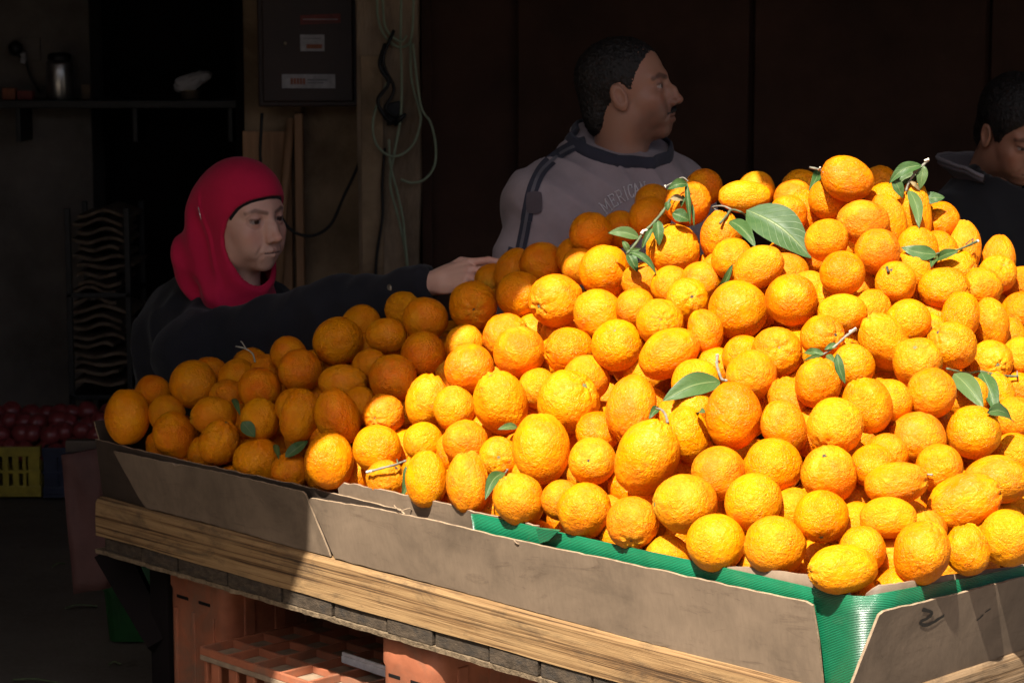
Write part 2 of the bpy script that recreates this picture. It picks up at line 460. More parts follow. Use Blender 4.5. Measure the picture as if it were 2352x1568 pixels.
# ------------------------------------------------------------------ tray frame (the table stands at 45 degrees to the view)
E1 = Vector((-0.69417, 0.71981, 0)).normalized()      # along the left side, away from the near corner
E2 = Vector((0.71981, 0.69417, 0)).normalized()       # along the right side
CORN = Vector((0.56537, 3.48127, 0))
ZP = 0.60                                             # top of the side planks
def TP(t1, t2, z):
    p = CORN + E1 * t1 + E2 * t2
    return Vector((p.x, p.y, z))
def to_t(p):
    q = Vector((p[0], p[1], 0)) - CORN
    return q.dot(E1), q.dot(E2)
def plane_hit(u, v, p0, n):
    r = ray(u, v)
    return CAM + r * ((Vector(p0) - CAM).dot(n) / r.dot(n))
LEAN = math.tan(math.radians(11))
N_LEFT = Vector((-E2.x, -E2.y, -LEAN)).normalized()   # boards flare outwards at the top
N_RIGHT = Vector((-E1.x, -E1.y, -LEAN)).normalized()
def left_hit(u, v, off=0.0):  return plane_hit(u, v, TP(0, off, ZP), N_LEFT)
def right_hit(u, v, off=0.0): return plane_hit(u, v, TP(off, 0, ZP), N_RIGHT)
def under_hit(u, v, t2): return plane_hit(u, v, TP(0, t2, 0), -E2)

# ------------------------------------------------------------------ ground
def build_ground():
    n = 60
    V, F = [], []
    xs = [-60, -30, -15, -8] + list(np.linspace(-5, 5, 41)) + [8, 15, 30, 60]
    ys = [-60, -30, -15, -6] + list(np.linspace(-3, 10, 53)) + [14, 25, 60]
    for y in ys:
        for x in xs:
            near = abs(x) <= 5 and -3 <= y <= 10
            z = (noise.noise(Vector((x * 0.9, y * 0.9, 0))) * 0.006 - 0.006) if near else -0.006
            V.append((x, y, z))
    for j in range(len(ys) - 1):
        for i in range(len(xs) - 1):
            a = j * len(xs) + i
            F.append((a, a + 1, a + 1 + len(xs), a + len(xs)))
    g = mesh_ob('ground', V, F, M['ground'], None, True)
    tag(g, kind='structure')
build_ground()

# ------------------------------------------------------------------ shop building behind, and the awning that throws the shade
def build_shop():
    t = thing('shop_building', 'dark open shop front with stained plaster wall and rough concrete pillar', 'building', (0, 8, 0))
    X = lambda u, y: (u - 1176) / FPX * y
    top = 3.3
    # dark brown wall right of the pillar
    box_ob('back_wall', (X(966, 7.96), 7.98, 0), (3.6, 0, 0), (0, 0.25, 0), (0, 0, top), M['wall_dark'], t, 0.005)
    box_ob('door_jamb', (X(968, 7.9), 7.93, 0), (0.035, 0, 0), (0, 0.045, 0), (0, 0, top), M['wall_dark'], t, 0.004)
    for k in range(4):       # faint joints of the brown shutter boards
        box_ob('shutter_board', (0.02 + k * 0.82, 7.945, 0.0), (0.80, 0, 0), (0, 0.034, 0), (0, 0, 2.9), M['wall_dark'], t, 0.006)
    # pillar with uneven arrises
    bm = bmesh.new()
    add_box(bm, (X(826, 7.9), 7.82, 0), (X(965, 7.9) - X(826, 7.9), 0, 0), (0, 0.4, 0), (0, 0, top), 0.0)
    bmesh.ops.subdivide_edges(bm, edges=[e for e in bm.edges], cuts=14, use_grid_fill=True)
    for v in bm.verts:
        q = v.co * 5
        v.co += Vector((noise.noise(q), noise.noise(q + Vector((9, 0, 0))), 0)) * 0.008
    bm_ob('pillar', bm, M['pillar'], t, True)
    # a strip of older plaster standing proud on the pillar's left half
    box_ob('pillar_facing', (X(830, 7.8), 7.800, 0), (0.075, 0, 0), (0, 0.016, 0), (0, 0, 1.55), M['wall_tan'], t, 0.004)
    # tan wall below the cabinet
    box_ob('plaster_wall', (X(555, 8.15), 8.16, 0), (X(830, 8.15) - X(555, 8.15), 0, 0), (0, 0.2, 0), (0, 0, top), M['wall_tan'], t, 0.004)
    # recess painted black for its darkness, and the grey wall at the left
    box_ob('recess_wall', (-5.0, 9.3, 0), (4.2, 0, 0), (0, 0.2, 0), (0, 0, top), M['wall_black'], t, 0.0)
    box_ob('leak_stop_wall', (-5.0, 9.62, 0), (10.0, 0, 0), (0, 0.2, 0), (0, 0, top), M['wall_black'], t, 0.0)  # unseen wall added to close a light leak between the wall pieces
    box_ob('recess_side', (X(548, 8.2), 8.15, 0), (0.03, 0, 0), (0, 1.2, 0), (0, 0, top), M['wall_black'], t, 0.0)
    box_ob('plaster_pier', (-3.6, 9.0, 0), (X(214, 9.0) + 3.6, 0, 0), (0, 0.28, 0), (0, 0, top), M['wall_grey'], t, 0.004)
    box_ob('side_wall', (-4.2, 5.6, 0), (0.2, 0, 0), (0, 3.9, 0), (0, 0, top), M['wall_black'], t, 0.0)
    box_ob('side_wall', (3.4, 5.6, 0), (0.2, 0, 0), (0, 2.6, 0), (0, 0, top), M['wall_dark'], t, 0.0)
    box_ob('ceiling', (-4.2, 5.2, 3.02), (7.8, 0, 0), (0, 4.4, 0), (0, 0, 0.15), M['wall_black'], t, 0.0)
    # leaning plywood sheet and a batten in front of the plaster
    box_ob('plywood_sheet', (X(557, 8.1), 8.10, 0.02), (X(668, 8.1) - X(557, 8.1), 0, 0), (0, 0.014, 0), (0, 0.03, at_y(600, 315, 8.12).z), M['ply'], t, 0.001)
    V, F = tube([at_y(640, 660, 8.06), at_y(652, 450, 8.08), at_y(668, 272, 8.12)], 0.016, 8)
    mesh_ob('batten', V, F, M['ply'], t, True)
    box_ob('batten_strip', (X(676, 8.05), 8.08, 0.02), (0.028, 0, 0), (0, 0.05, 0), (0, 0, at_y(690, 275, 8.08).z), M['ply'], t, 0.003)
    # unseen awning, shaped so its front edge divides sun from shade on the heap
    aw = thing('shade_awning', 'unseen canvas awning shaped to shade the left half of the stall', 'awning', (-0.5, 4.0, 0))
    za = 2.62
    # points on the plank, the board and the fruit where the shade ends, carried up the sun's rays to the canvas
    pts = [(-0.465, 4.507, 0.503), (-0.424, 4.464, 0.612), (-0.405, 4.41, 0.757), (-0.31, 4.483, 0.852), (-0.218, 4.48, 0.901), (-0.145, 4.519, 0.966),
           (-0.058, 4.579, 1.037), (0.04, 4.655, 1.124), (0.137, 4.62, 1.184), (0.232, 4.584, 1.214), (0.291, 4.553, 1.287), (0.348, 4.53, 1.356)]
    ep = [Vector(p) + SUN * ((za - p[2]) / SUN.z) for p in pts]
    P0 = Vector((0, 0, 0))
    for p in ep: P0 += p / len(ep)
    h = ep[-1] - ep[0]; h.z = 0; h.normalize(); back = Vector((-h.y, h.x, 0))
    hb = sorted(((p - P0).dot(h), (p - P0).dot(back)) for p in ep)
    hs, bs = [q[0] for q in hb], [q[1] for q in hb]
    bs = [bs[0]] + [(bs[k - 1] + 2 * bs[k] + bs[k + 1]) / 4 for k in range(1, len(bs) - 1)] + [bs[-1]]
    hs = [-6.0, -3.0, hs[0] - 1.0, hs[0] - 0.3] + hs + [hs[-1] + 0.4, hs[-1] + 1.2, 4.6]
    bs = [bs[0], bs[0] + 0.05, bs[0], bs[0]] + bs + [bs[-1], bs[-1] + 0.03, bs[-1]]
    a, b = P0 - h * 6.0, P0 + h * 4.6
    n = len(hs); V = []; F = []
    for lift in (0.0, 0.02):
        for q, r_ in zip(hs, bs): V.append(P0 + h * q + back * r_ + Vector((0, 0, lift)))
        for q, r_ in zip(hs, bs):
            k = (q + 6) / 10.6
            V.append(a + back * 6.0 + (b + back * 1.2 + Vector((0.6, 3.2, 0)) - a - back * 6.0) * k + Vector((0, 0, 0.45 + lift)))
    for i in range(n - 1):
        F.append((i + 1, i, n + i, n + i + 1)); F.append((2 * n + i, 2 * n + i + 1, 3 * n + i + 1, 3 * n + i))
        F.append((i, i + 1, 2 * n + i + 1, 2 * n + i)); F.append((n + i + 1, n + i, 3 * n + i, 3 * n + i + 1))
    F.append((0, 2 * n, 3 * n, n)); F.append((n - 1, 2 * n - 1, 4 * n - 1, 3 * n - 1))
    mesh_ob('canvas', V, F, M['tarp'], aw)
    # unseen canopy added to shade the right-hand bystanders and the heap's back
    box_ob('shade_canopy', (0.12, 3.68, za + 0.05), (3.8, 0, 0), (0, 2.1, 0.14), (0, 0, 0.03), M['tarp'], aw, 0.0)
    # unseen buildings added behind the camera and at the left to block sky light
    ob = thing('sky_block_building', 'unseen rendered building added behind the camera to block sky light', 'building', (0, -5.5, 0))
    box_ob('wall', (-9, -7.0, 0), (18, 0, 0), (0, 1.6, 0), (0, 0, 3.3), M['render'], ob, 0.02)
    box_ob('cornice', (-9.1, -5.42, 3.2), (18.2, 0, 0), (0, 0.2, 0), (0, 0, 0.18), M['render'], ob, 0.02)
    for k in range(6):
        w = box_ob('window', (-7.6 + k * 2.7, -5.43, 2.3), (1.0, 0, 0), (0, 0.06, 0), (0, 0, 0.8), M['wall_black'], ob, 0.01)
        box_ob('door', (-7.5 + k * 2.7, -5.44, 0.0), (1.3, 0, 0), (0, 0.08, 0), (0, 0, 2.1), M['cabinet'], ob, 0.01)
    sb = thing('sky_block_building', 'unseen rendered building added left of the stall to block sky light', 'building', (-6.5, 1, 0))  # second unseen building, added to dim the sky from the left
    box_ob('wall', (-7.5, -4.5, 0), (1.6, 0, 0), (0, 10.0, 0), (0, 0, 4.6), M['render'], sb, 0.02)
    for k in range(3):
        box_ob('window', (-5.92, -3.2 + k * 3.0, 2.6), (0.06, 0, 0), (0, 1.0, 0), (0, 0, 1.2), M['wall_black'], sb, 0.01)
    print('awning edge', h, [(round(x, 2), round(y, 3)) for x, y in zip(hs, bs)])
    pp = P0 - h * 3.4 + back * 0.3
    Vt, Ft = tube([(pp.x, pp.y, 0), (pp.x, pp.y, za)], 0.025, 10)
    mesh_ob('pole', Vt, Ft, M['pole'], aw, True)
build_shop()

# ------------------------------------------------------------------ table
def build_table():
    t = thing('market_table', 'weathered wooden plank table holding the orange tray on crates', 'table', TP(0.8, 0.6, 0.5))
    zb = under_hit(847, 1405, -0.012).z
    zd = under_hit(847, 1436, 0.0).z
    L1, L2 = 2.165, 1.55
    def plank(name, org, along, inward, h, mat, seed):
        """long timber with a worn upper arris and uneven edges"""
        n = 60
        ln = along.length; d = along.normalized(); w = inward.length; iw = inward.normalized()
        prof = [(0, 0), (0.0, h * 0.5), (0.001, h - 0.012), (0.005, h - 0.004), (0.013, h), (w - 0.003, h), (w, h - 0.003), (w, 0)]
        V, F = [], []
        m = len(prof)
        for i in range(n + 1):
            s = ln * i / n
            for k, (a, b) in enumerate(prof):
                q = Vector((s * 3.1, k * 0.4, seed))
                V.append(Vector(org) + d * s + iw * (a + noise.noise(q) * 0.0022) + Vector((0, 0, b + noise.noise(q * 1.7 + Vector((3, 3, 3))) * 0.0028)))
        for i in range(n):
            for k in range(m):
                k2 = (k + 1) % m
                F.append((i * m + k, i * m + k2, (i + 1) * m + k2, (i + 1) * m + k))
        F.append(tuple(range(m - 1, -1, -1))); F.append(tuple(range(n * m, (n + 1) * m)))
        o = mesh_ob(name, V, F, mat, t)
        return o
    plank('side_plank', TP(-0.012, -0.012, zb), E1 * L1, E2 * 0.045, ZP - zb, M['plank_left'], 1)
    plank('side_plank', TP(-0.012, 0.036, zb), E2 * L2, E1 * 0.045, ZP - zb, M['plank_right'], 5)
    plank('side_plank', TP(L1 - 0.06, 0.036, zb), E2 * L2, E1 * 0.045, ZP - zb, M['plank_right'], 8)
    # deck boards run inwards; their grey sawn ends show below the side plank
    s = 0.0
    while s < L1 - 0.05:
        w = rng.uniform(0.13, 0.185)
        w = min(w, L1 - 0.02 - s)
        bm = bmesh.new()
        add_box(bm, TP(s, -0.008 + rng.uniform(-0.002, 0.003), zd), E1 * (w - 0.007), E2 * 1.56, Vector((0, 0, zb - zd - 0.001)), 0.002)
        bm_ob('deck_board', bm, M['endgrain'], t)
        s += w
    # splintered ply under the deck, with a chewed edge
    n = 150; V, F = [], []
    for i in range(n + 1):
        s = -0.005 + (L1) * i / n
        j = noise.noise(Vector((s * 22, 0, 0))) * 0.004 + noise.noise(Vector((s * 60, 4, 0))) * 0.003
        for (a, z) in ((-0.008 + j, zd - 0.011), (-0.010 + j * 1.3, zd - 0.001), (1.55, zd - 0.001), (1.55, zd - 0.011)):
            V.append(TP(s, a, z + (noise.noise(Vector((s * 30, 8, 0))) * 0.002 if a < 1 else 0)))
    for i in range(n):
        for k in range(4):
            k2 = (k + 1) % 4
            F.append((i * 4 + k, i * 4 + k2, i * 4 + 4 + k2, i * 4 + 4 + k))
    F.append((3, 2, 1, 0)); F.append((n * 4, n * 4 + 1, n * 4 + 2, n * 4 + 3))
    mesh_ob('plywood_sheet', V, F, M['ply_edge'], t)
    # black trestle leg and brace at the left end
    a, b = under_hit(385, 1420, 0.10), under_hit(345, 1420, 0.10)
    ta, tb_ = to_t(a)[0], to_t(b)[0]
    box_ob('leg', TP(ta, 0.10, 0), E1 * (tb_ - ta), E2 * 0.06, Vector((0, 0, zd - 0.012)), M['wall_black'], t, 0.004)
    p, q = under_hit(262, 1300, 0.11), under_hit(372, 1480, 0.11)
    V, F = tube([p + Vector((0, 0, 0.03)), q], [0.055, 0.04], 4)
    mesh_ob('brace', V, F, M['wall_black'], t)
    return zd - 0.012
ZT = build_table()                                  # underside of the table

# ------------------------------------------------------------------ cardboard tray
def resample(P, step, jit, seed):
    out = []
    for i in range(len(P)):
        a, b = P[i], P[(i + 1) % len(P)]
        n = max(1, int((b - a).length / step))
        for k in range(n):
            p = a.lerp(b, k / n)
            if k: p = p + Vector((0, 0, noise.noise(p * 40 + Vector((seed, 0, 0))) * jit + noise.noise(p * 130 + Vector((seed, 3, 0))) * jit * 0.5))
            out.append(p)
    return out
def slab(name, P, n, th, mat, parent, jit=0.0022, seed=0, bow=0.0):
    """thin board with torn edges: P outline on the outer face, n outward normal"""
    P = resample(P, 0.014, jit, seed)
    if bow:
        P = [p + n * noise.noise(p * 2.1 + Vector((seed, 1, 2))) * bow for p in P]
    k = len(P); bm = bmesh.new()
    A = [bm.verts.new(p) for p in P]; B = [bm.verts.new(p - n * th) for p in P]
    f1 = bm.faces.new(A); f2 = bm.faces.new(B[::-1])
    for i in range(k):
        j = (i + 1) % k
        f = bm.faces.new((A[i], B[i], B[j], A[j])); f.material_index = 1
    bmesh.ops.triangulate(bm, faces=[f1, f2])
    return bm_ob(name, bm, [mat, M['board_edge']], parent)
def build_tray():
    t = thing('cardboard_tray', 'brown board tray with green plastic liner full of oranges', 'tray', TP(0.8, 0.6, 0.6))
    LH = lambda pts, off: [left_hit(u, v, off) for u, v in pts]
    slab('outer_board', LH([(262, 1036), (380, 1062), (560, 1098), (698, 1128), (704, 1134), (756, 1258), (762, 1276), (640, 1246), (470, 1201), (335, 1166), (318, 1140)], 0.0), N_LEFT, 0.004, M['board'], t, 0.0016, 1, 0.006)
    slab('outer_board', LH([(711, 1146), (716, 1143), (850, 1165), (1000, 1196), (1150, 1232), (1300, 1264), (1500, 1306), (1700, 1350), (1850, 1381), (1866, 1390), (1880, 1470), (1893, 1592), (1600, 1504), (1200, 1396), (847, 1302), (770, 1281)], -0.004), N_LEFT, 0.0045, M['board'], t, 0.0018, 2, 0.004)
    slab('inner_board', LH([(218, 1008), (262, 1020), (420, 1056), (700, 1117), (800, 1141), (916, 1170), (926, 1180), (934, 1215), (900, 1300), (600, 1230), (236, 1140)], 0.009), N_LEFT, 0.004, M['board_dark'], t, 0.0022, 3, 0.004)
    slab('inner_board', LH([(778, 1120), (790, 1108), (905, 1130), (1000, 1152), (1100, 1178), (1236, 1207), (1243, 1262), (1246, 1400), (800, 1280)], 0.016), N_LEFT, 0.004, M['board'], t, 0.003, 4, 0.004)
    # left end of the tray, a darker board going back
    P = [TP(2.12, 0.02, ZP), TP(2.12, 1.3, ZP), TP(2.17, 1.3, ZP + 0.17), TP(2.17, 0.0, ZP + 0.17)]
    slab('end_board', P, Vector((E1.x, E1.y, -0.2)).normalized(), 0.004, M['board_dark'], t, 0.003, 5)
    P = [TP(0.0, 1.36, ZP), TP(2.12, 1.36, ZP), TP(2.12, 1.40, ZP + 0.17), TP(0.0, 1.40, ZP + 0.17)]
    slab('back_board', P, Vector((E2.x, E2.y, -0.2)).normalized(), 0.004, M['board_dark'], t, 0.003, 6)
    # bands that turn the near corner: built column by column with a rounded corner
    def band(name, off, tops, s0, s1, rad, mats, th, z0=0.585, jit=0.0):
        cols = []
        c = Vector((off + rad, off + rad))
        for s in np.arange(s0, off + rad, -0.012): cols.append((Vector((s, off)), Vector((0, -1))))
        for k in range(11):
            w = math.pi / 2 * k / 10
            d = Vector((-math.sin(w), -math.cos(w)))
            cols.append((c + d * rad, d))
        for s in np.arange(off + rad + 0.012, s1, 0.012): cols.append((Vector((off, s)), Vector((-1, 0))))
        uu, vv = zip(*tops)
        V, F = [], []; rows = 7
        for i, (q, d) in enumerate(cols):
            lo, hi = ZP - 0.05, ZP + 0.30
            def pos(z, extra=0.0):
                e = LEAN * (z - ZP) - extra
                p = TP(q.x + d.x * e, q.y + d.y * e, z); return p
            for _ in range(26):
                mid = (lo + hi) / 2
                u, v = project(pos(mid))
                if v > np.interp(u, uu, vv): lo = mid
                else: hi = mid
            zt = (lo + hi) / 2 + jit * noise.noise(Vector((i * 0.7, off * 90, 0)))
            for k in range(rows): V.append(pos(z0 + (zt - z0) * k / (rows - 1)))
            for k in range(rows): V.append(pos(zt + (z0 - zt) * k / (rows - 1), th))
        m = rows * 2; mi = []
        for i in range(len(cols) - 1):
            for k in range(m):
                k2 = (k + 1) % m
                F.append((i * m + k, i * m + k2, (i + 1) * m + k2, (i + 1) * m + k)); mi.append(1 if k == rows - 1 else 0)
        F.append(tuple(range(m))); F.append(tuple(range(len(V) - 1, len(V) - m - 1, -1))); mi += [1, 1]
        return mesh_ob(name, V, F, mats, t, True, mi)
    g = band('green_liner', 0.008, [(1100, 1180), (1237, 1211), (1400, 1247), (1600, 1289), (1760, 1325), (1880, 1353), (1955, 1368), (1990, 1369), (2080, 1352), (2200, 1331), (2352, 1300), (2700, 1240)], 0.90, 1.45, 0.035, [M['green'], M['green']], 0.003, 0.585)
    band('inner_board', 0.014, [(1600, 1300), (1700, 1301), (1800, 1312), (1880, 1325), (1930, 1336), (1950, 1347), (1962, 1395), (1978, 1395), (1990, 1362), (2015, 1344), (2100, 1334), (2250, 1309), (2300, 1304), (2420, 1285), (2700, 1235)], 0.52, 1.45, 0.03, [M['board'], M['board_edge']], 0.004, 0.6, 0.002)
    # torn folded tip at the liner's left end
    a = left_hit(1236, 1210, 0.004); b = left_hit(1288, 1216, 0.004); c = left_hit(1262, 1240, 0.0); d = left_hit(1242, 1246, 0.0)
    nn = N_LEFT * 0.006
    mesh_ob('liner_fold', [a + nn, b + nn, c + nn * 0.4, d + nn * 0.4, a, b, c, d], [(0, 1, 2, 3), (7, 6, 5, 4), (0, 4, 5, 1), (1, 5, 6, 2), (2, 6, 7, 3), (3, 7, 4, 0)], M['green'], t)
    RH = lambda pts, off: [right_hit(u, v, off) for u, v in pts]
    rb = slab('outer_board', RH([(2020, 1412), (2030, 1404), (2110, 1385), (2230, 1356), (2330, 1330), (2400, 1316), (2480, 1330), (2490, 1440), (2352, 1489), (2200, 1540), (2092, 1574), (1962, 1614), (1950, 1590), (1985, 1500)], -0.004), N_RIGHT, 0.0045, M['board'], t, 0.0018, 7, 0.0)
    # ink smears on the right board
    for pts, w in (([(2118, 1398), (2140, 1406), (2130, 1418), (2112, 1428), (2130, 1434), (2168, 1412)], 0.004), ([(2242, 1424), (2250, 1418), (2258, 1410)], 0.0022), ([(2262, 1405), (2275, 1397)], 0.0015)):
        Q = spline([right_hit(u, v, -0.004) + N_RIGHT * 0.0008 for u, v in pts], 5)
        V, F = [], []
        for i, p in enumerate(Q):
            d = (Q[min(i + 1, len(Q) - 1)] - Q[max(i - 1, 0)]).normalized(); s = d.cross(N_RIGHT) * w * (0.6 + 0.5 * abs(noise.noise(p * 90)))
            V += [p + s, p - s]
        F = [(2 * i, 2 * i + 2, 2 * i + 3, 2 * i + 1) for i in range(len(Q) - 1)]
        mesh_ob('ink_mark', V, F, M['black_plastic'], rb)
    # rim crumbs: small torn flap on the left boards
    for u, v, s in ((1180, 1240, 1), (905, 1160, 1.5), (395, 1062, 1)):
        p = left_hit(u, v, -0.008)
        Vv, Ff = tube(spline([p, p + Vector((0.008, -0.004, -0.006)) * s, p + Vector((0.02, 0.0, -0.004)) * s, p + Vector((0.026, 0.004, -0.012)) * s], 3), [0.0012] * 10, 5)
        mesh_ob('torn_fibre', Vv, Ff, M['board_edge'], t, True)
build_tray()

# ------------------------------------------------------------------ crates under the table
def rounded_rect(w, d, r, n=5):
    P = []
    for cx, cy, a0 in ((w - r, d - r, 0), (r, d - r, 90), (r, r, 180), (w - r, r, 270)):
        for k in range(n + 1):
            a = math.radians(a0 + 90 * k / n); P.append((cx + r * math.cos(a), cy + r * math.sin(a)))
    return P
def build_crates():
    def upright(label, t1a, t1b, t2a, depth):
        """shallow produce crate standing on its end: rim, ribbed wall, moulded recess"""
        w = t1b - t1a
        t = thing('produce_crate', label, 'crate', TP(t1a + w / 2, t2a + depth / 2, 0), 'salmon crates carrying the table')
        P = rounded_rect(w, depth, 0.035, 6)
        zs = [0.0, 0.10, 0.105, ZT - 0.07, ZT - 0.062, ZT - 0.012, ZT - 0.002]
        ins = [0.0, 0.0, 0.0, 0.0, -0.004, -0.004, 0.002]
        V, F = [], []
        cx, cy = w / 2, depth / 2
        k = len(P)
        for z, i_ in zip(zs, ins):
            for a, b in P:
                L = math.hypot(a - cx, b - cy)
                f = 1 - i_ / L
                V.append(TP(t1a + cx + (a - cx) * f, t2a + cy + (b - cy) * f, z))
        for r in range(len(zs) - 1):
            for i in range(k):
                j = (i + 1) % k
                F.append((r * k + i, r * k + j, (r + 1) * k + j, (r + 1) * k + i))
        F.append(tuple(range(k))); F.append(tuple(range((len(zs) - 1) * k, len(zs) * k)))
        mesh_ob('body', V, F, M['crate'], t, True)
        # moulded grip slot and ribs on the lit face
        for a in (0.25, 0.62):
            box_ob('grip_slot', TP(t1a + w * a, t2a - 0.001, ZT - 0.088), E1 * (w * 0.2), E2 * 0.012, Vector((0, 0, 0.008)), M['black_plastic'], t, 0.002)
        for a in (0.18, 0.5, 0.8):
            box_ob('rib', TP(t1a + w * a, t2a - 0.004, 0.02), E1 * 0.012, E2 * 0.012, Vector((0, 0, ZT - 0.13)), M['crate'], t, 0.003)
        # open inner side seen on the right: slats
        for i in range(5):
            box_ob('slat', TP(t1a - 0.004, t2a + 0.05 + i * 0.085, 0.03), E1 * 0.012, E2 * 0.03, Vector((0, 0, ZT - 0.08)), M['crate'], t, 0.003)
    g = lambda u, v, t2: to_t(under_hit(u, v, t2))[0]
    a0, a1 = g(518, 1400, 0.09), g(383, 1400, 0.09)
    b0, b1 = g(1005, 1500, 0.02), g(868, 1500, 0.02)
    upright('faded salmon crate on end under the shaded left part of the table', a0, a1, 0.09, 0.5)
    upright('faded salmon crate on end in sun under the table front', b0, b1, 0.02, 0.5)
    upright('faded salmon crate on end under the near corner of the table', 0.10, 0.23, 0.06, 0.5)
    upright('faded salmon crate on end under the back of the table', 0.9, 1.03, 0.95, 0.5)
    # upturned crate lying flat between them, waffle base up
    t2a, t2b = 0.008, 0.52
    t1a, t1b = b1 + 0.02, a0 - 0.015
    zt = under_hit(480, 1490, t2a).z
    t = thing('upturned_crate', 'dusty salmon crate lying upside down with waffle base between table supports', 'crate', TP((t1a + t1b) / 2, 0.3, 0))
    box_ob('base_plate', TP(t1a, t2a, zt - 0.03), E1 * (t1b - t1a), E2 * (t2b - t2a), Vector((0, 0, 0.012)), M['crate_dust'], t, 0.002)
    n1, n2 = 6, 6
    for i in range(n1 + 1):
        s = t1a + (t1b - t1a - 0.008) * i / n1
        box_ob('base_rib', TP(s, t2a, zt - 0.018), E1 * 0.008, E2 * (t2b - t2a), Vector((0, 0, 0.018)), M['crate'], t, 0.002)
    for i in range(n2 + 1):
        s = t2a + (t2b - t2a - 0.008) * i / n2
        box_ob('base_rib', TP(t1a, s, zt - 0.018), E1 * (t1b - t1a), E2 * 0.008, Vector((0, 0, 0.0165)), M['crate'], t, 0.002)
    i = 0
    s = t1a
    while s < t1b - 0.02:
        box_ob('side_slat', TP(s, t2a + 0.004, 0.0), E1 * 0.028, E2 * 0.01, Vector((0, 0, zt - 0.03)), M['crate'], t, 0.003)
        s += 0.062
    box_ob('side_rail', TP(t1a, t2a + 0.002, 0.0), E1 * (t1b - t1a), E2 * 0.016, Vector((0, 0, 0.03)), M['crate'], t, 0.003)
    for q in (t1a, t1b - 0.012):
        box_ob('end_wall', TP(q, t2a + 0.01, 0.0), E1 * 0.012, E2 * (t2b - t2a - 0.02), Vector((0, 0, zt - 0.03)), M['crate'], t, 0.003)
    # pale strip lying on it
    p = at_z(783, 1508, zt + 0.012)
    d = (at_z(866, 1536, zt + 0.012) - p)
    d.z = 0
    side = Vector((-d.y, d.x, 0)).normalized()
    bm = bmesh.new()
    add_box(bm, p + Vector((0, 0, -0.012)), d * 1.6, side * 0.018, Vector((0, 0, 0.016)), 0.003)
    add_box(bm, p + Vector((0, 0, 0.004)) + side * 0.002, d * 1.6, side * 0.006, Vector((0, 0, 0.007)), 0.002)
    s = bm_ob('foil_strip', bm, M['foam'], None)
    tag(s, 'short silvery foam strip lying on the upturned crate', 'strip')
build_crates()

# ------------------------------------------------------------------ things at the left and behind
def slat_crate(name, label, mat, x0, y0, w, d, h, group, nsl):
    t = thing(name, label, 'crate', (x0 + w / 2, y0 + d / 2, 0), group)
    th = 0.012
    box_ob('floor', (x0, y0, 0.004), (w, 0, 0), (0, d, 0), (0, 0, 0.01), mat, t, 0.002)
    for (ox, oy, ax, ay) in ((x0, y0, (w, 0, 0), (0, th, 0)), (x0, y0 + d - th, (w, 0, 0), (0, th, 0)), (x0, y0 + th, (th, 0, 0), (0, d - 2 * th, 0)), (x0 + w - th, y0 + th, (th, 0, 0), (0, d - 2 * th, 0))):
        box_ob('rim', (ox, oy, h - 0.035), ax, ay, (0, 0, 0.035), mat, t, 0.003)
        box_ob('rail', (ox, oy, 0.014), ax, ay, (0, 0, 0.03), mat, t, 0.003)
        box_ob('rail', (ox, oy, h * 0.48), ax, ay, (0, 0, 0.012), mat, t, 0.002)
    for i in range(nsl):
        x = x0 + 0.004 + (w - 0.032) * i / (nsl - 1)
        ww = 0.05 if i in (0, nsl - 1) else 0.022
        if i == nsl - 1: x = x0 + w - 0.054
        box_ob('slat', (x, y0 + 0.001, 0.03), (ww, 0, 0), (0, 0.010, 0), (0, 0, h - 0.05), mat, t, 0.002)
    for i in range(6):
        y = y0 + 0.03 + (d - 0.08) * i / 5
        box_ob('slat', (x0 + w - 0.011, y, 0.03), (0.010, 0, 0), (0, 0.022, 0), (0, 0, h - 0.05), mat, t, 0.002)
    return t
def build_fruit_crates():
    yb = at_z(40, 1143, 0).y
    x_l = at_y(-160, 1100, yb).x; x_m = at_y(94, 1100, yb).x; x_r = at_y(240, 1100, yb + 0.06).x
    h = at_y(40, 1026, yb).z
    slat_crate('produce_crate', 'yellow slatted crate of dark red fruit on the ground', M['yellow'], x_l, yb, x_m - x_l, 0.45, h, 'fruit crates on the ground', 11)
    slat_crate('produce_crate', 'navy slatted crate of dark red fruit beside the yellow crate', M['navy'], x_m + 0.01, yb - 0.02, x_r - x_m + 0.18, 0.45, h, 'fruit crates on the ground', 8)
    # red fruit heaped in them: dimpled, with a small crown
    me = None
    k = 0
    for row in range(3):
        for col in range(15):
            for lay in range(2):
                r = rng.uniform(0.033, 0.041)
                x = x_l + 0.05 + col * 0.056 + rng.uniform(-0.012, 0.012) + lay * 0.027
                if x > x_r + 0.14: continue
                y = yb + 0.055 + row * 0.085 + rng.uniform(-0.012, 0.012) + lay * 0.03
                z = h - 0.02 + lay * 0.055 + row * 0.02 + rng.uniform(-0.01, 0.012)
                if me is None:
                    V, F = lathe([(0.001, 0.86), (0.16, 0.93), (0.4, 0.9), (0.75, 0.66), (0.97, 0.25), (1.0, 0), (0.94, -0.35), (0.7, -0.7), (0.36, -0.92), (0.12, -0.95), (0.001, -0.9)], (0, 0, 0), 18)
                    me = bpy.data.meshes.new('red_fruit'); me.from_pydata([tuple(v) for v in V], [], F); smooth(me); me.materials.append(M['fruit_red'])
                o = bpy.data.objects.new('red_fruit', me); link(o)
                o.location = (x, y, z); o.scale = (r, r, r * 0.93)
                o.rotation_euler = (rng.uniform(-0.9, 0.9), rng.uniform(-0.9, 0.9), rng.uniform(0, 6))
                inn = 'yellow' if x < x_m else 'navy'
                tag(o, 'dark red fruit heaped in the %s crate on the ground' % inn, 'fruit', 'red fruit in the %s crate' % inn)
                k += 1
build_fruit_crates()

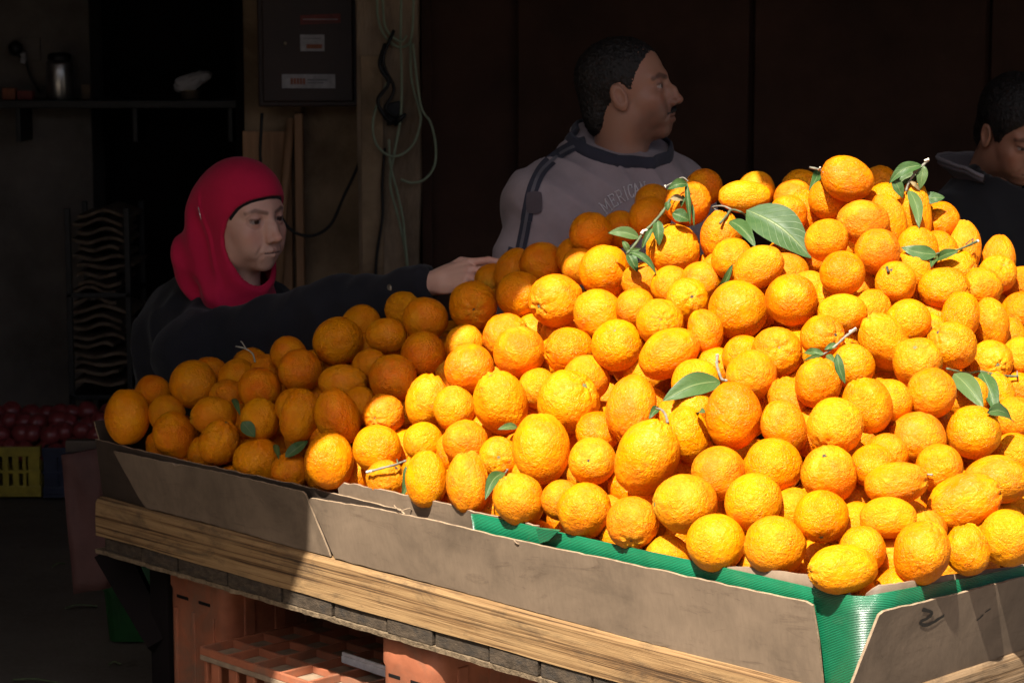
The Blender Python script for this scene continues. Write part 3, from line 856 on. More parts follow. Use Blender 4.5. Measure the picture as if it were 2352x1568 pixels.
def build_left_stuff():
    # maroon sheet hanging behind the table's left end
    y0 = 5.35
    P = [(140, 1045), (236, 1030), (262, 1338), (178, 1352)]
    V, F = [], []
    for j in range(13):
        for i in range(7):
            a, b = i / 6, j / 12
            u = (P[0][0] * (1 - a) + P[1][0] * a) * (1 - b) + (P[3][0] * (1 - a) + P[2][0] * a) * b
            v = (P[0][1] * (1 - a) + P[1][1] * a) * (1 - b) + (P[3][1] * (1 - a) + P[2][1] * a) * b
            p = at_y(u, v, y0); p.y += 0.02 * noise.noise(Vector((a * 2.2, b * 3, 4))) - 0.05 * b
            V.append(p)
    n = len(V)
    V += [v + Vector((0, 0.012, 0)) for v in V]
    for j in range(12):
        for i in range(6):
            q = j * 7 + i
            F.append((q, q + 1, q + 8, q + 7)); F.append((n + q + 7, n + q + 8, n + q + 1, n + q))
    rim = [i for i in range(7)] + [7 * j + 6 for j in range(1, 13)] + [84 + i for i in range(5, -1, -1)] + [7 * j for j in range(11, 0, -1)]
    for i in range(len(rim)):
        a, b = rim[i], rim[(i + 1) % len(rim)]
        F.append((b, a, n + a, n + b))
    top = V[0].z
    t = thing('maroon_panel', 'dull maroon sheet hanging off the left end of the table', 'panel', V[45])
    mesh_ob('sheet', V, F, M['maroon'], t, True)
    box_ob('hanger_bar', at_y(150, 1040, y0 + 0.03), Vector((0.32, 0, 0.0)), Vector((0, 0.03, 0)), Vector((0, 0, 0.03)), M['board_dark'], t, 0.003)
    # green box on the ground under the table end
    yb = 5.75
    a = at_z(240, 1478, 0.0)
    x0, x1 = at_y(232, 1400, a.y).x, at_y(352, 1400, a.y).x
    h = at_y(240, 1335, a.y).z
    t = thing('green_tub', 'dark green plastic tub on the ground below the table end', 'tub', ((x0 + x1) / 2, a.y + 0.15, 0))
    bm = bmesh.new()
    pts_b = rounded_rect(x1 - x0 + 0.02, 0.3, 0.04, 4)
    for z, sc in ((0.0, 0.86), (0.02, 0.88), (h - 0.03, 1.0), (h - 0.03, 1.05), (h, 1.05), (h, 0.98), (0.03, 0.84)):
        pass
    rings = []
    cx, cy = (x1 - x0 + 0.02) / 2, 0.15
    for z, sc in ((0.0, 0.86), (0.02, 0.88), (h - 0.03, 0.98), (h - 0.029, 1.03), (h, 1.03), (h, 0.95), (0.03, 0.82)):
        rings.append([bm.verts.new((x0 + cx + (p[0] - cx) * sc, a.y + cy + (p[1] - cy) * sc, z)) for p in pts_b])
    for r in range(len(rings) - 1):
        k = len(rings[r])
        for i in range(k):
            j = (i + 1) % k
            bm.faces.new((rings[r][i], rings[r][j], rings[r + 1][j], rings[r + 1][i]))
    bm.faces.new(rings[0]); bm.faces.new(rings[-1])
    bm_ob('tub_body', bm, M['green_box'], t, False)
    # stack of flattened cartons against the black recess
    yb = 8.35
    zb = 0.0
    for st, (ua, ub, va, vb, n) in enumerate(((165, 285, 880, 668, 11), (170, 292, 655, 492, 9))):
        for k in range(n):
            v = va + (vb - va) * k / (n - 1)
            p = at_y(ua + rng.uniform(-8, 10), v, yb + rng.uniform(-0.02, 0.02)); q = at_y(ub + rng.uniform(-25, 18), v + rng.uniform(-3, 8), yb)
            w = q.x - p.x; V = []; F = []; m = 9
            thk = 0.012
            for i in range(m):
                xx = p.x + w * i / (m - 1)
                zz = p.z + 0.010 * math.sin(i * 0.9 + k * 0.5) - 0.014 * abs(i / (m - 1) - 0.5)
                for (dy, dz) in ((0, 0), (0, thk), (0.32, thk), (0.32, 0)):
                    V.append((xx, yb + dy + rng.uniform(-0.004, 0.004), zz + dz))
            for i in range(m - 1):
                for c in range(4):
                    d = (c + 1) % 4
                    F.append((i * 4 + c, i * 4 + d, i * 4 + 4 + d, i * 4 + 4 + c))
            F.append((3, 2, 1, 0)); F.append((m * 4 - 4, m * 4 - 3, m * 4 - 2, m * 4 - 1))
            o = mesh_ob('flat_carton', V, F, M['carton'], None)
            tag(o, 'folded brown carton in the %s stack left of the woman' % ('lower' if st == 0 else 'upper'), 'carton', 'folded cartons in the %s stack' % ('lower' if st == 0 else 'upper'))
    # plinth they stand on, and the shelf with its odds and ends
    zl = at_y(200, 895, 8.35).z
    zq = at_y(200, 664, 8.35).z
    tb = thing('stacking_rack', 'black two-tier rack holding the folded cartons', 'rack', (at_y(228, 800, 8.5).x, 8.5, 0))
    xa, xb = at_y(158, 800, 8.35).x, at_y(305, 800, 8.35).x
    for z in (zl - 0.035, zq - 0.03):
        box_ob('rack_shelf', (xa, 8.33, z), (xb - xa, 0, 0), (0, 0.36, 0), (0, 0, 0.018), M['black_plastic'], tb, 0.002)
    for x in (xa, xb - 0.02):
        for y in (8.33, 8.67):
            box_ob('rack_leg', (x, y, 0), (0.02, 0, 0), (0, 0.02, 0), (0, 0, zq + 0.3), M['black_plastic'], tb, 0.002)
    ys = 8.75
    zs = at_y(300, 231, ys).z
    sh = thing('wall_shelf', 'long black shelf high on the dark left wall', 'shelf', (at_y(280, 231, ys).x, ys + 0.1, zs))
    box_ob('shelf_board', (at_y(-60, 231, ys).x, ys, zs - 0.03), (at_y(545, 231, ys).x - at_y(-60, 231, ys).x, 0, 0), (0, 0.26, 0), (0, 0, 0.03), M['black_plastic'], sh, 0.003)
    for u in (30, 300, 520):
        box_ob('bracket', (at_y(u, 240, ys).x, ys + 0.03, zs - 0.16), (0.02, 0, 0), (0, 0.22, 0), (0, 0, 0.13), M['black_plastic'], sh, 0.003)
    yy = ys + 0.10
    X = lambda u: at_y(u, 200, yy).x
    S = yy / FPX
    # steel flask
    t = thing('steel_flask', 'tall dark steel flask standing on the wall shelf', 'flask', (X(138), yy, zs))
    V, F = lathe([(0.05, 0), (0.053, 0.005), (0.053, 0.135), (0.047, 0.15)], (X(138), yy, zs), 28); mesh_ob('body', V, F, M['steel'], t, True)
    V, F = lathe([(0.044, 0.15), (0.046, 0.153), (0.046, 0.172), (0.03, 0.18)], (X(138), yy, zs), 28); mesh_ob('lid', V, F, M['black_plastic'], t, True)
    # tin with crumpled tissue
    t = thing('tissue_tin', 'low shiny tin holding crumpled white tissue on the shelf', 'tin', (X(437), yy, zs))
    V, F = lathe([(0.038, 0), (0.040, 0.002), (0.040, 0.034), (0.042, 0.036), (0.040, 0.038), (0.036, 0.036), (0.036, 0.006)], (X(437), yy, zs), 28); mesh_ob('tin_can', V, F, M['tin'], t, True)
    bm = bmesh.new(); bmesh.ops.create_icosphere(bm, subdivisions=4, radius=1.0)
    for v in bm.verts:
        p = v.co.copy(); f = 1 + 0.5 * abs(noise.noise(p * 1.4)) + 0.22 * noise.noise(p * 3.5)
        v.co = Vector((X(440) + p.x * 0.058 * f + 0.02 * p.z, yy + p.y * 0.035 * f, zs + 0.068 + p.z * 0.036 * f + 0.016 * p.x))
    bm_ob('tissue', bm, M['tissue'], t, True)
    # small carton and jar at the left end
    for u, w, hh, m, nm, lb in ((8, 0.05, 0.045, 'sticker_orange', 'small_packet', 'small orange packet at the left end of the shelf'), (42, 0.06, 0.034, 'sticker_red', 'small_packet', 'small red packet next to the orange packet on the shelf'), (190, 0.035, 0.06, 'carton', 'small_packet', 'narrow brown packet right of the steel flask')):
        bm = bmesh.new(); add_box(bm, (X(u), yy - 0.03, zs), (w, 0, 0), (0, 0.05, 0), (0, 0, hh), 0.004)
        add_box(bm, (X(u) + w * 0.15, yy - 0.0312, zs + hh * 0.3), (w * 0.7, 0, 0), (0, 0.002, 0), (0, 0, hh * 0.4), 0.0)
        tag(bm_ob(nm, bm, M[m], None), lb, 'packet')
    # wall socket with plug and dangling cable
    yw = 8.985
    p = at_y(42, 112, yw)
    t = thing('wall_socket', 'pale wall socket with black plug and hanging cable', 'socket', p)
    box_ob('face_plate', at_y(52, 140, yw) - Vector((0.02, 0, 0)), Vector((0.09, 0, 0)), Vector((0, 0.012, 0)), Vector((0, 0, 0.09)), M['wall_grey'], t, 0.004)
    V, F = tube([at_y(36, 112, yw - 0.05), at_y(36, 112, yw)], [0.026, 0.03], 14); mesh_ob('plug', V, F, M['black_plastic'], t, True)
    V, F = tube(spline([at_y(40, 125, yw - 0.05), at_y(58, 140, yw - 0.03), at_y(70, 175, yw - 0.02), at_y(92, 215, yw - 0.02)], 6), 0.005, 6); mesh_ob('cable', V, F, M['cable_black'], t, True)
    V, F = tube(spline([at_y(52, 122, yw - 0.04), at_y(54, 138, yw - 0.03), at_y(53, 146, yw - 0.03)], 6), 0.012, 8); mesh_ob('plug', V, F, M['sticker_white'], t, True)
    # electrical cabinet
    yc = 7.95
    a, b = at_y(592, 246, yc), at_y(833, 246, yc)
    h = 0.62
    t = thing('electric_cabinet', 'dark brown electric cabinet with stickers on the wall', 'cabinet', ((a.x + b.x) / 2, 8.1, a.z))
    box_ob('housing', (a.x, yc + 0.02, a.z), (b.x - a.x, 0, 0), (0, 0.2, 0), (0, 0, h), M['cabinet'], t, 0.006)
    c, d = at_y(604, 234, yc), at_y(812, 234, yc)
    box_ob('door', (c.x, yc, c.z), (d.x - c.x, 0, 0), (0, 0.018, 0), (0, 0, h - 0.04), M['cabinet'], t, 0.005)
    box_ob('side_trim', (at_y(818, 240, yc).x, yc + 0.004, a.z + 0.004), (0.016, 0, 0), (0, 0.014, 0), (0, 0, h), M['wall_tan'], t, 0.003).data.materials[0] = M['cabinet']
    def sticker(nm, ua, va, ub, vb, m, rot=0):
        p, q = at_y(ua, vb, yc), at_y(ub, va, yc)
        return box_ob(nm, (p.x, yc - 0.0025, p.z), ((q.x - p.x), 0, rot), (0, 0.002, 0), (0, 0, q.z - p.z), M[m], t, 0.0)
    s1 = sticker('sticker', 690, 36, 782, 57, 'sticker_red', 0.006)
    s2 = sticker('sticker', 690, 80, 745, 118, 'sticker_white')
    s3 = sticker('sticker', 648, 171, 770, 203, 'sticker_white')
    def mark(par, ua, va, ub, vb, m):
        p, q = at_y(ua, vb, yc), at_y(ub, va, yc)
        o = box_ob('print', (p.x, yc - 0.0040, p.z), (q.x - p.x, 0, 0), (0, 0.0014, 0), (0, 0, q.z - p.z), M[m], par, 0.0)
    mark(s1, 696, 44, 776, 46, 'sticker_white'); mark(s1, 696, 50, 770, 52, 'cabinet')
    mark(s2, 696, 88, 738, 90, 'grey_print'); mark(s2, 704, 102, 740, 112, 'sticker_orange')
    for k in range(5): mark(s3, 668 + k * 7, 180, 673 + k * 7, 194, 'sticker_orange')
    mark(s3, 706, 182, 752, 186, 'grey_print'); mark(s3, 706, 189, 744, 192, 'grey_print')
    V, F = tube([at_y(655, 100, yc - 0.012), at_y(655, 100, yc)], 0.006, 10); mesh_ob('lock', V, F, M['tin'], t, True)
    # cables on the pillar
    def cable(nm, pts, r, m, label, dep=7.78):
        P = spline([at_y(p[0], p[1], dep + (p[2] if len(p) > 2 else 0)) for p in pts], 7)
        V, F = tube(P, r, 8)
        o = mesh_ob(nm, V, F, M[m], None, True, None, P[len(P) // 2])
        tag(o, label, 'cable', 'cables hanging on the pillar')
    cable('green_cable', [(866, -20), (868, 40), (885, 85), (915, 108), (940, 100), (948, 60), (950, -20)], 0.0045, 'cable_green', 'pale green cable looped at the top of the pillar')
    cable('green_cable', [(878, -20), (880, 20), (884, 60), (900, 84), (922, 96), (934, 82)], 0.0042, 'cable_green', 'short pale green inner loop high on the pillar', 7.77)
    cable('green_cable', [(922, -20), (920, 100), (922, 150, -0.01), (921, 260), (908, 340), (896, 420), (915, 500), (928, 560), (936, 620)], 0.0045, 'cable_green', 'long pale green cable running straight down the pillar')
    cable('green_cable', [(943, 90), (945, 180), (962, 250), (966, 280), (950, 330), (920, 356), (890, 356), (864, 330), (856, 290), (866, 240), (890, 190)], 0.0042, 'cable_green', 'pale green cable coiled round the middle of the pillar', 7.76)
    cable('green_cable', [(948, 100), (966, 240), (988, 280), (1000, 330), (998, 380), (975, 412), (945, 420), (920, 412)], 0.0042, 'cable_green', 'pale green cable bulging out past the pillar edge', 7.75)
    cable('green_cable', [(893, 320), (897, 380), (912, 440), (925, 500), (931, 560), (937, 622)], 0.0042, 'cable_green', 'pale green cable meeting the long one low on the pillar', 7.77)
    cable('black_cable', [(858, 240), (842, 320), (818, 390), (790, 450), (760, 515), (720, 541), (680, 535), (650, 505), (610, 420), (598, 360), (602, 260)], 0.0055, 'cable_black', 'black cable sagging from cabinet to pillar behind the woman', 7.9)
    cable('black_cable', [(884, 340), (878, 420), (878, 500), (866, 580), (862, 640)], 0.005, 'cable_black', 'thin black cable down the middle of the pillar', 7.79)
    # junction box and tangle of dark wire
    p = at_y(888, 290, 7.8)
    t = thing('junction_box', 'black junction box with tangled wires on the pillar', 'junction box', p)
    box_ob('box_body', p, Vector((0.055, 0, 0.012)), Vector((0, 0.05, 0)), Vector((-0.004, 0, 0.075)), M['black_plastic'], t, 0.004)
    V, F = tube(spline([at_y(885, 100, 7.77), at_y(872, 150, 7.76), at_y(892, 190, 7.76), at_y(868, 230, 7.76), at_y(880, 262, 7.76), at_y(900, 285, 7.78)], 6), 0.007, 8); mesh_ob('wire_bundle', V, F, M['cable_black'], t, True)
    V, F = tube(spline([at_y(905, 70, 7.77), at_y(880, 140, 7.75), at_y(905, 205, 7.77), at_y(885, 250, 7.76), at_y(915, 270, 7.78)], 6), 0.006, 8); mesh_ob('wire_bundle', V, F, M['cable_black'], t, True)
    V, F = tube([at_y(905, 285, 7.78), at_y(932, 262, 7.77)], [0.012, 0.006], 8); mesh_ob('plug', V, F, M['cable_black'], t, True)
build_left_stuff()
def build_litter():
    for i, (u, v, L, a) in enumerate(((150, 1395, 0.09, 0.2), (30, 1560, 0.16, -0.3), (120, 1300, 0.05, 0.9), (250, 1525, 0.03, 0.1))):
        p = at_z(u, v, 0.004); d = Vector((math.cos(a), math.sin(a), 0)) * L
        V, F = tube(spline([p, p + d * 0.4 + Vector((0, 0.012, 0.004)), p + d], 4), 0.003, 5)
        o = mesh_ob('dry_twig', V, F, M['twig'], None, True, None, p)
        tag(o, ('thin dry twig on the dark ground near the maroon sheet', 'long dry twig on the ground at the bottom left corner', 'short bent twig on the ground below the fruit crates', 'tiny dark twig on the ground under the table end')[i], 'twig')
build_litter()
# traced oranges: u, v, half width, half height, tilt (deg, long axis from vertical, + = leaning right), kind, pole (du,dv or None), depth bias
# kinds: r round, e egg, p pear, w wrinkled, b bumpy neck
OR = [
(293,957,53,64,0,'e',None,0),(352,905,45,45,0,'w',None,0),(444,882,53,57,0,'r',None,0),(383,950,42,45,0,'r',None,0),
(400,1001,50,58,-25,'e',None,0),(490,955,54,46,0,'p',(-40,-25),0),(504,1015,48,55,20,'w',(20,-42),0),(546,868,46,44,0,'r',None,0),
(522,905,32,36,0,'r',None,0),(596,893,53,48,0,'r',None,0),(597,962,45,50,0,'p',(0,-45),0),(594,1048,62,47,0,'w',None,0),
(676,928,46,38,0,'r',None,0),(690,955,48,64,12,'e',None,0),(667,1076,36,38,0,'r',None,0),(756,1058,57,66,-5,'e',None,0),
(774,958,52,68,-20,'e',None,0),(881,953,51,49,0,'w',(-25,8),0),(662,814,45,40,0,'r',None,0),(688,847,53,46,0,'r',None,0),
(776,784,62,55,0,'r',None,0),(617,845,32,30,0,'r',None,0),(830,744,46,45,0,'r',None,0),(926,707,38,38,0,'b',None,0),
(977,733,53,52,0,'r',None,0),(888,772,48,42,0,'e',None,0),(972,812,53,50,0,'r',None,0),(850,837,45,38,0,'w',None,0),
(788,879,57,43,0,'e',(0,-30),0),(903,868,57,57,0,'r',None,0),(828,924,36,34,0,'r',None,0),(1087,702,60,55,20,'b',(0,8),0),
(1068,783,46,38,0,'r',None,0),(1131,637,34,30,0,'r',(-8,8),0),(1192,671,56,48,0,'r',None,0),(1245,599,54,44,0,'r',None,0.03),
(1176,612,30,42,30,'e',None,0),(1320,582,42,36,0,'r',None,0.06),(1357,524,52,38,0,'r',None,0.06),(1424,512,26,24,0,'r',None,0.1),
(1492,497,52,46,0,'r',None,0.07),(1500,450,45,28,0,'r',None,0.12),(1388,622,60,60,10,'e',None,0),(1331,612,40,45,0,'r',None,0.02),
(1276,690,63,63,60,'b',(-42,16),0),(1375,723,61,58,-30,'e',None,0),(1418,794,57,63,-20,'b',(-8,-42),0),(1516,740,58,54,0,'w',(0,-8),0),
(1460,704,44,40,0,'r',None,0.02),(1473,638,32,36,0,'r',None,0.03),(1541,652,49,42,0,'r',None,0.01),(1578,680,53,44,0,'b',(12,-5),0),
(1610,637,36,32,0,'r',None,0.01),(1547,566,66,52,0,'w',None,0),(1579,466,54,56,10,'b',None,0),(1617,430,43,43,0,'r',None,0.12),
(1655,541,49,57,10,'w',(12,-45),0),(1710,452,60,38,0,'e',None,0),(1737,421,46,30,0,'r',None,0.1),(1683,596,51,48,0,'r',None,0.01),
(1741,615,48,63,55,'e',(48,-34),0),(1810,492,42,48,0,'b',(-12,0),0),(1852,490,30,50,-10,'b',(12,-16),0.03),(1822,440,42,28,0,'r',None,0.08),
(1840,416,50,28,0,'r',None,0.16),(1945,411,52,62,-65,'e',None,0),(2020,415,33,30,0,'r',None,0.16),(1903,458,49,45,0,'r',None,-0.01),
(1983,510,61,53,0,'e',None,0),(2034,462,44,40,0,'r',None,0.02),(2042,500,33,52,-15,'e',None,0.02),(2103,478,26,52,-5,'w',None,0),
(2158,503,40,38,0,'r',None,0.02),(1899,552,48,54,0,'r',None,0),(2015,577,52,54,0,'r',None,-0.01),(1935,628,52,53,0,'r',None,0),
(2107,566,44,46,-35,'e',None,0.02),(2096,612,38,40,0,'w',None,0.01),(2154,557,34,26,0,'r',None,0.03),(2215,566,55,31,5,'e',None,0.02),
(2196,600,46,28,0,'b',(40,-5),0.01),(2293,597,53,31,5,'e',None,0.02),(2292,629,47,42,20,'b',(15,-22),0),(2057,648,50,47,0,'b',(-12,-30),0),
(2169,662,60,48,0,'p',(54,0),0),(2256,661,47,49,-20,'w',None,0.01),(2350,648,32,40,0,'r',None,0.02),(2347,711,50,41,0,'r',None,0),
(1818,688,62,60,0,'r',None,0),(1858,664,36,48,0,'r',None,0.03),(1695,711,65,71,-10,'r',None,0),(1621,762,42,54,-15,'e',None,0.01),
(1537,811,56,74,60,'e',None,0),(1935,719,57,45,0,'e',None,0),(1998,698,34,32,0,'w',None,0.03),(1911,672,30,30,0,'r',None,0.03),
(2086,727,55,41,0,'r',None,0.01),(2206,727,58,45,10,'w',(34,6),0),(2274,740,38,55,-10,'e',None,0.02),(2311,757,20,32,0,'b',None,0.04),
(2346,820,47,46,0,'r',None,0),(2031,785,55,74,-35,'p',(-46,-50),0.01),(2108,832,61,58,-15,'b',(-6,-38),0),(2184,794,59,58,-20,'w',(-35,-35),0),
(2277,818,35,35,0,'b',(10,5),0.01),(1889,767,54,46,0,'b',(32,-4),0),(1785,810,62,58,0,'b',(4,-14),0),(1708,806,44,36,0,'r',None,0.03),
(1725,862,58,58,0,'r',None,0),(1600,872,62,50,0,'r',None,0.02),(1646,834,34,34,0,'r',None,0.04),(1880,880,54,59,10,'p',(8,-56),0),
(1957,832,38,44,-15,'r',None,0.02),(1992,930,60,66,-25,'p',None,0),(2043,916,40,50,0,'r',None,0.03),(2139,903,61,58,0,'r',None,0),
(2222,900,36,32,0,'r',None,0.03),(2284,898,36,42,-10,'b',None,0.02),(2338,893,36,38,0,'r',None,0.02),(2328,955,42,46,0,'r',None,0),
(1919,978,70,62,0,'w',(-28,48),0),(1812,907,34,40,-20,'w',None,0.02),(1685,954,66,78,0,'e',None,-0.03),(1800,980,52,64,-25,'e',None,0.01),
(1578,998,52,66,-15,'e',None,0.02),(1592,928,52,40,0,'w',None,0.04),(1450,939,58,80,12,'p',(-30,70),0.01),(1487,1048,72,92,22,'p',(22,-88),-0.02),
(1306,922,72,78,20,'b',(42,-44),0),(1347,862,57,48,0,'r',None,0.03),(1306,805,58,54,0,'p',(-46,-20),0.02),(1150,925,63,76,-20,'b',(-30,-65),0),
(1193,808,59,62,-20,'r',None,0),(1164,774,55,56,0,'w',(48,-20),0.03),(1078,838,62,50,0,'r',None,0),(1236,886,38,42,0,'r',None,0.05),
(981,920,50,62,15,'b',None,0),(1044,938,49,53,0,'e',None,0.01),(972,1014,45,48,0,'r',None,0.01),(1069,1015,53,54,0,'r',None,0),
(866,1030,56,56,0,'r',None,0),(886,1100,49,45,0,'w',(30,-30),0),(980,1100,50,66,0,'e',None,0),(1075,1108,51,73,-5,'w',None,0),
(1146,1042,36,42,0,'b',(0,0),0.03),(1244,1029,68,82,-5,'e',None,-0.01),(1193,1148,61,65,-30,'p',(-38,-50),0),(1361,1058,56,55,0,'r',(-10,0),0),
(1372,980,30,38,0,'r',None,0.05),(1290,1148,42,54,20,'r',None,0.03),(1342,1172,65,63,0,'b',None,0),(1453,1199,62,61,0,'b',(-4,45),0),
(1574,1157,75,70,0,'e',(-60,-20),0),(1650,1087,61,68,-15,'r',None,0),(1731,1152,66,66,-15,'r',None,0),(1644,1239,71,61,0,'r',None,0),
(1533,1266,44,36,0,'r',None,0.04),(1780,1253,73,66,0,'r',None,0),(1777,1070,62,69,-25,'r',None,0),(1904,1088,64,68,0,'b',(-12,-50),-0.01),
(1887,1186,60,66,0,'r',(0,52),0),(1824,1158,38,36,0,'r',None,0.05),(2004,1064,54,46,0,'r',None,0.02),(2036,1032,54,38,0,'r',None,0.04),
(2109,1000,69,58,10,'r',None,0),(2237,992,61,62,0,'r',None,0),(2058,1110,50,74,80,'b',(66,6),0.0),(2157,1074,57,55,15,'r',None,0.02),
(2290,1100,76,56,0,'e',(40,20),0.01),(2215,1153,66,90,65,'w',(75,-30),0),(2328,1031,36,34,0,'r',None,0.02),(2040,1188,65,49,0,'e',None,0),
(1966,1186,28,34,0,'r',None,0.05),(1981,1262,57,52,-20,'r',None,0.02),(1935,1308,84,58,0,'p',(-78,-5),0),(2117,1268,76,66,20,'p',(-50,-45),0),
(2222,1262,53,60,-10,'w',None,0.0),(2315,1235,66,67,0,'r',None,0),(2057,1340,42,32,0,'r',None,0.05),(2122,1196,24,24,0,'p',(0,-22),0.04),
]

# ------------------------------------------------------------------ oranges: positions
def heap_height(t1, t2):
    left = 0.82 + 0.80 * (t2 - 0.02)
    right = 0.86 + 0.95 * (t1 - 0.02)
    ridge = np.interp(t1, [0, .3, .5, .62, .9, 1.2, 1.5, 1.75, 2.1], [1.36, 1.36, 1.36, 1.34, 1.23, 1.13, 1.05, .99, .94])
    k = 0.04
    h = -k * math.log(math.exp(-left / k) + math.exp(-right / k) + math.exp(-ridge / k))
    return min(h, 1.36 - 1.0 * (t2 - 0.85))
def heap_dist(u, v):
    r = ray(u, v); best = (9, 4.5)
    t = 3.2
    while t < 5.6:
        p = CAM + r * t; f = p.z - heap_height(*to_t(p))
        if f <= 0: return t
        if f < best[0]: best = (f, t)
        t += 0.01
    return best[1]
UP = Vector((0, _s, _c))
def place_oranges():
    S = []
    for (u, v, w, h, tilt, kind, pole, bias) in OR:
        pol = eq = None; u0, v0 = u, v
        if kind in 'ep' or (max(w, h) / min(w, h) > 1.12 and kind in 'wb' and tilt):
            eq, pol = min(w, h), max(w, h)
            rp = (eq * eq * pol) ** (1 / 3)
            if pole is None: a = tilt if h >= w or tilt else (90 if rng.random() < 0.5 else -90)
            elif h >= w or tilt: a = tilt
            else: a = 90
            ax = Vector((1, 0, 0)) * math.sin(math.radians(a)) + UP * math.cos(math.radians(a))
            if pole is not None and (ax.x * pole[0] - ax.dot(UP) * pole[1]) < 0: ax = -ax
            ax = ax + Vector((0, -1, 0)) * (0.25 if pole is not None else rng.uniform(-0.2, 0.2))
        else:
            if w > 1.13 * h: rp = 0.96 * w; v = v - h + rp
            else: rp = (w + h) / 2
            eq, pol = rp, rp * rng.uniform(0.94, 1.02)
            if pole is not None:
                x, y = pole[0] / w, -pole[1] / h
                q = x * x + y * y
                if q > 0.92: x, y, q = x * 0.95 / math.sqrt(q), y * 0.95 / math.sqrt(q), 0.9
                ax = Vector((1, 0, 0)) * x + UP * y - ray(u, v).normalized() * math.sqrt(1 - q)
            else:
                ax = Vector((rng.gauss(0, 1), abs(rng.gauss(0, 1)), rng.gauss(0, 1)))     # poles turned away
        d = heap_dist(u, v) + bias
        if rp * d / FPX < 0.037:
            k = 0.040 / (rp * d / FPX)
            v += rp * (k - 1) * 0.8; rp *= k; eq *= k; pol *= k
            d += 0.02
        S.append(dict(u=u, v=v, rp=rp, eq=eq, pol=pol, ax=ax.normalized(), d0=d, kind=kind, pole=pole, key=(u0, v0)))
    R = np.array([ray(s['u'], s['v']) for s in S]); rp = np.array([s['rp'] for s in S]) / FPX
    d0 = np.array([s['d0'] for s in S]); d = d0.copy(); n = len(S)
    v = np.array([s['v'] for s in S])
    iu, ju = np.triu_indices(n, 1)
    # pairs that can ever touch
    near = np.hypot(R[iu, 0] - R[ju, 0], R[iu, 2] - R[ju, 2]) < 1.0 * (rp[iu] + rp[ju])
    iu, ju = iu[near], ju[near]
    sgn = np.where(d0[iu] >= d0[ju], 1.0, -1.0)
    for it in range(400):
        P = R * d[:, None]
        diff = P[iu] - P[ju]
        tgt = 0.93 * (rp[iu] * d[iu] + rp[ju] * d[ju])
        dist = np.linalg.norm(diff, axis=1)
        bad = dist < tgt
        lat2 = np.maximum(dist ** 2 - (d[iu] - d[ju]) ** 2, 0)
        need = np.sqrt(np.maximum(tgt ** 2 - lat2, 0)) - sgn * (d[iu] - d[ju])
        need = np.where(bad, np.clip(need, 0, 0.05), 0) * 0.22
        g = np.zeros(n); c = np.zeros(n)
        np.add.at(g, iu, sgn * need); np.add.at(g, ju, -sgn * need)
        d += np.clip(g, -0.02, 0.02)
        if it < 300: d += (d0 - d) * 0.01
        # stay inside the flaring boards
        P = R * d[:, None] + np.array([0, 0, CAMH]); rr = rp * d
        t1 = (P[:, 0] - CORN.x) * E1.x + (P[:, 1] - CORN.y) * E1.y; t2 = (P[:, 0] - CORN.x) * E2.x + (P[:, 1] - CORN.y) * E2.y
        slack = np.maximum(0, P[:, 2] - 0.775) * 1.6
        lackL = 0.97 * rr - slack + 0.018 - (t2 + LEAN * (P[:, 2] - ZP)); lackR = 0.97 * rr - slack + 0.018 - (t1 + LEAN * (P[:, 2] - ZP))
        d += np.clip(np.maximum(lackL, lackR), 0, 0.05) * 0.4
    for s, dd in zip(S, d):
        s['p'] = CAM + ray(s['u'], s['v']) * dd; s['k'] = dd / FPX
    return S
FR = place_oranges()
print('orange depth shift', [round(max(abs((s['p'].y - s['d0'])) for s in FR), 3)], 'radius mean', np.mean([s['rp'] * s['k'] for s in FR]))

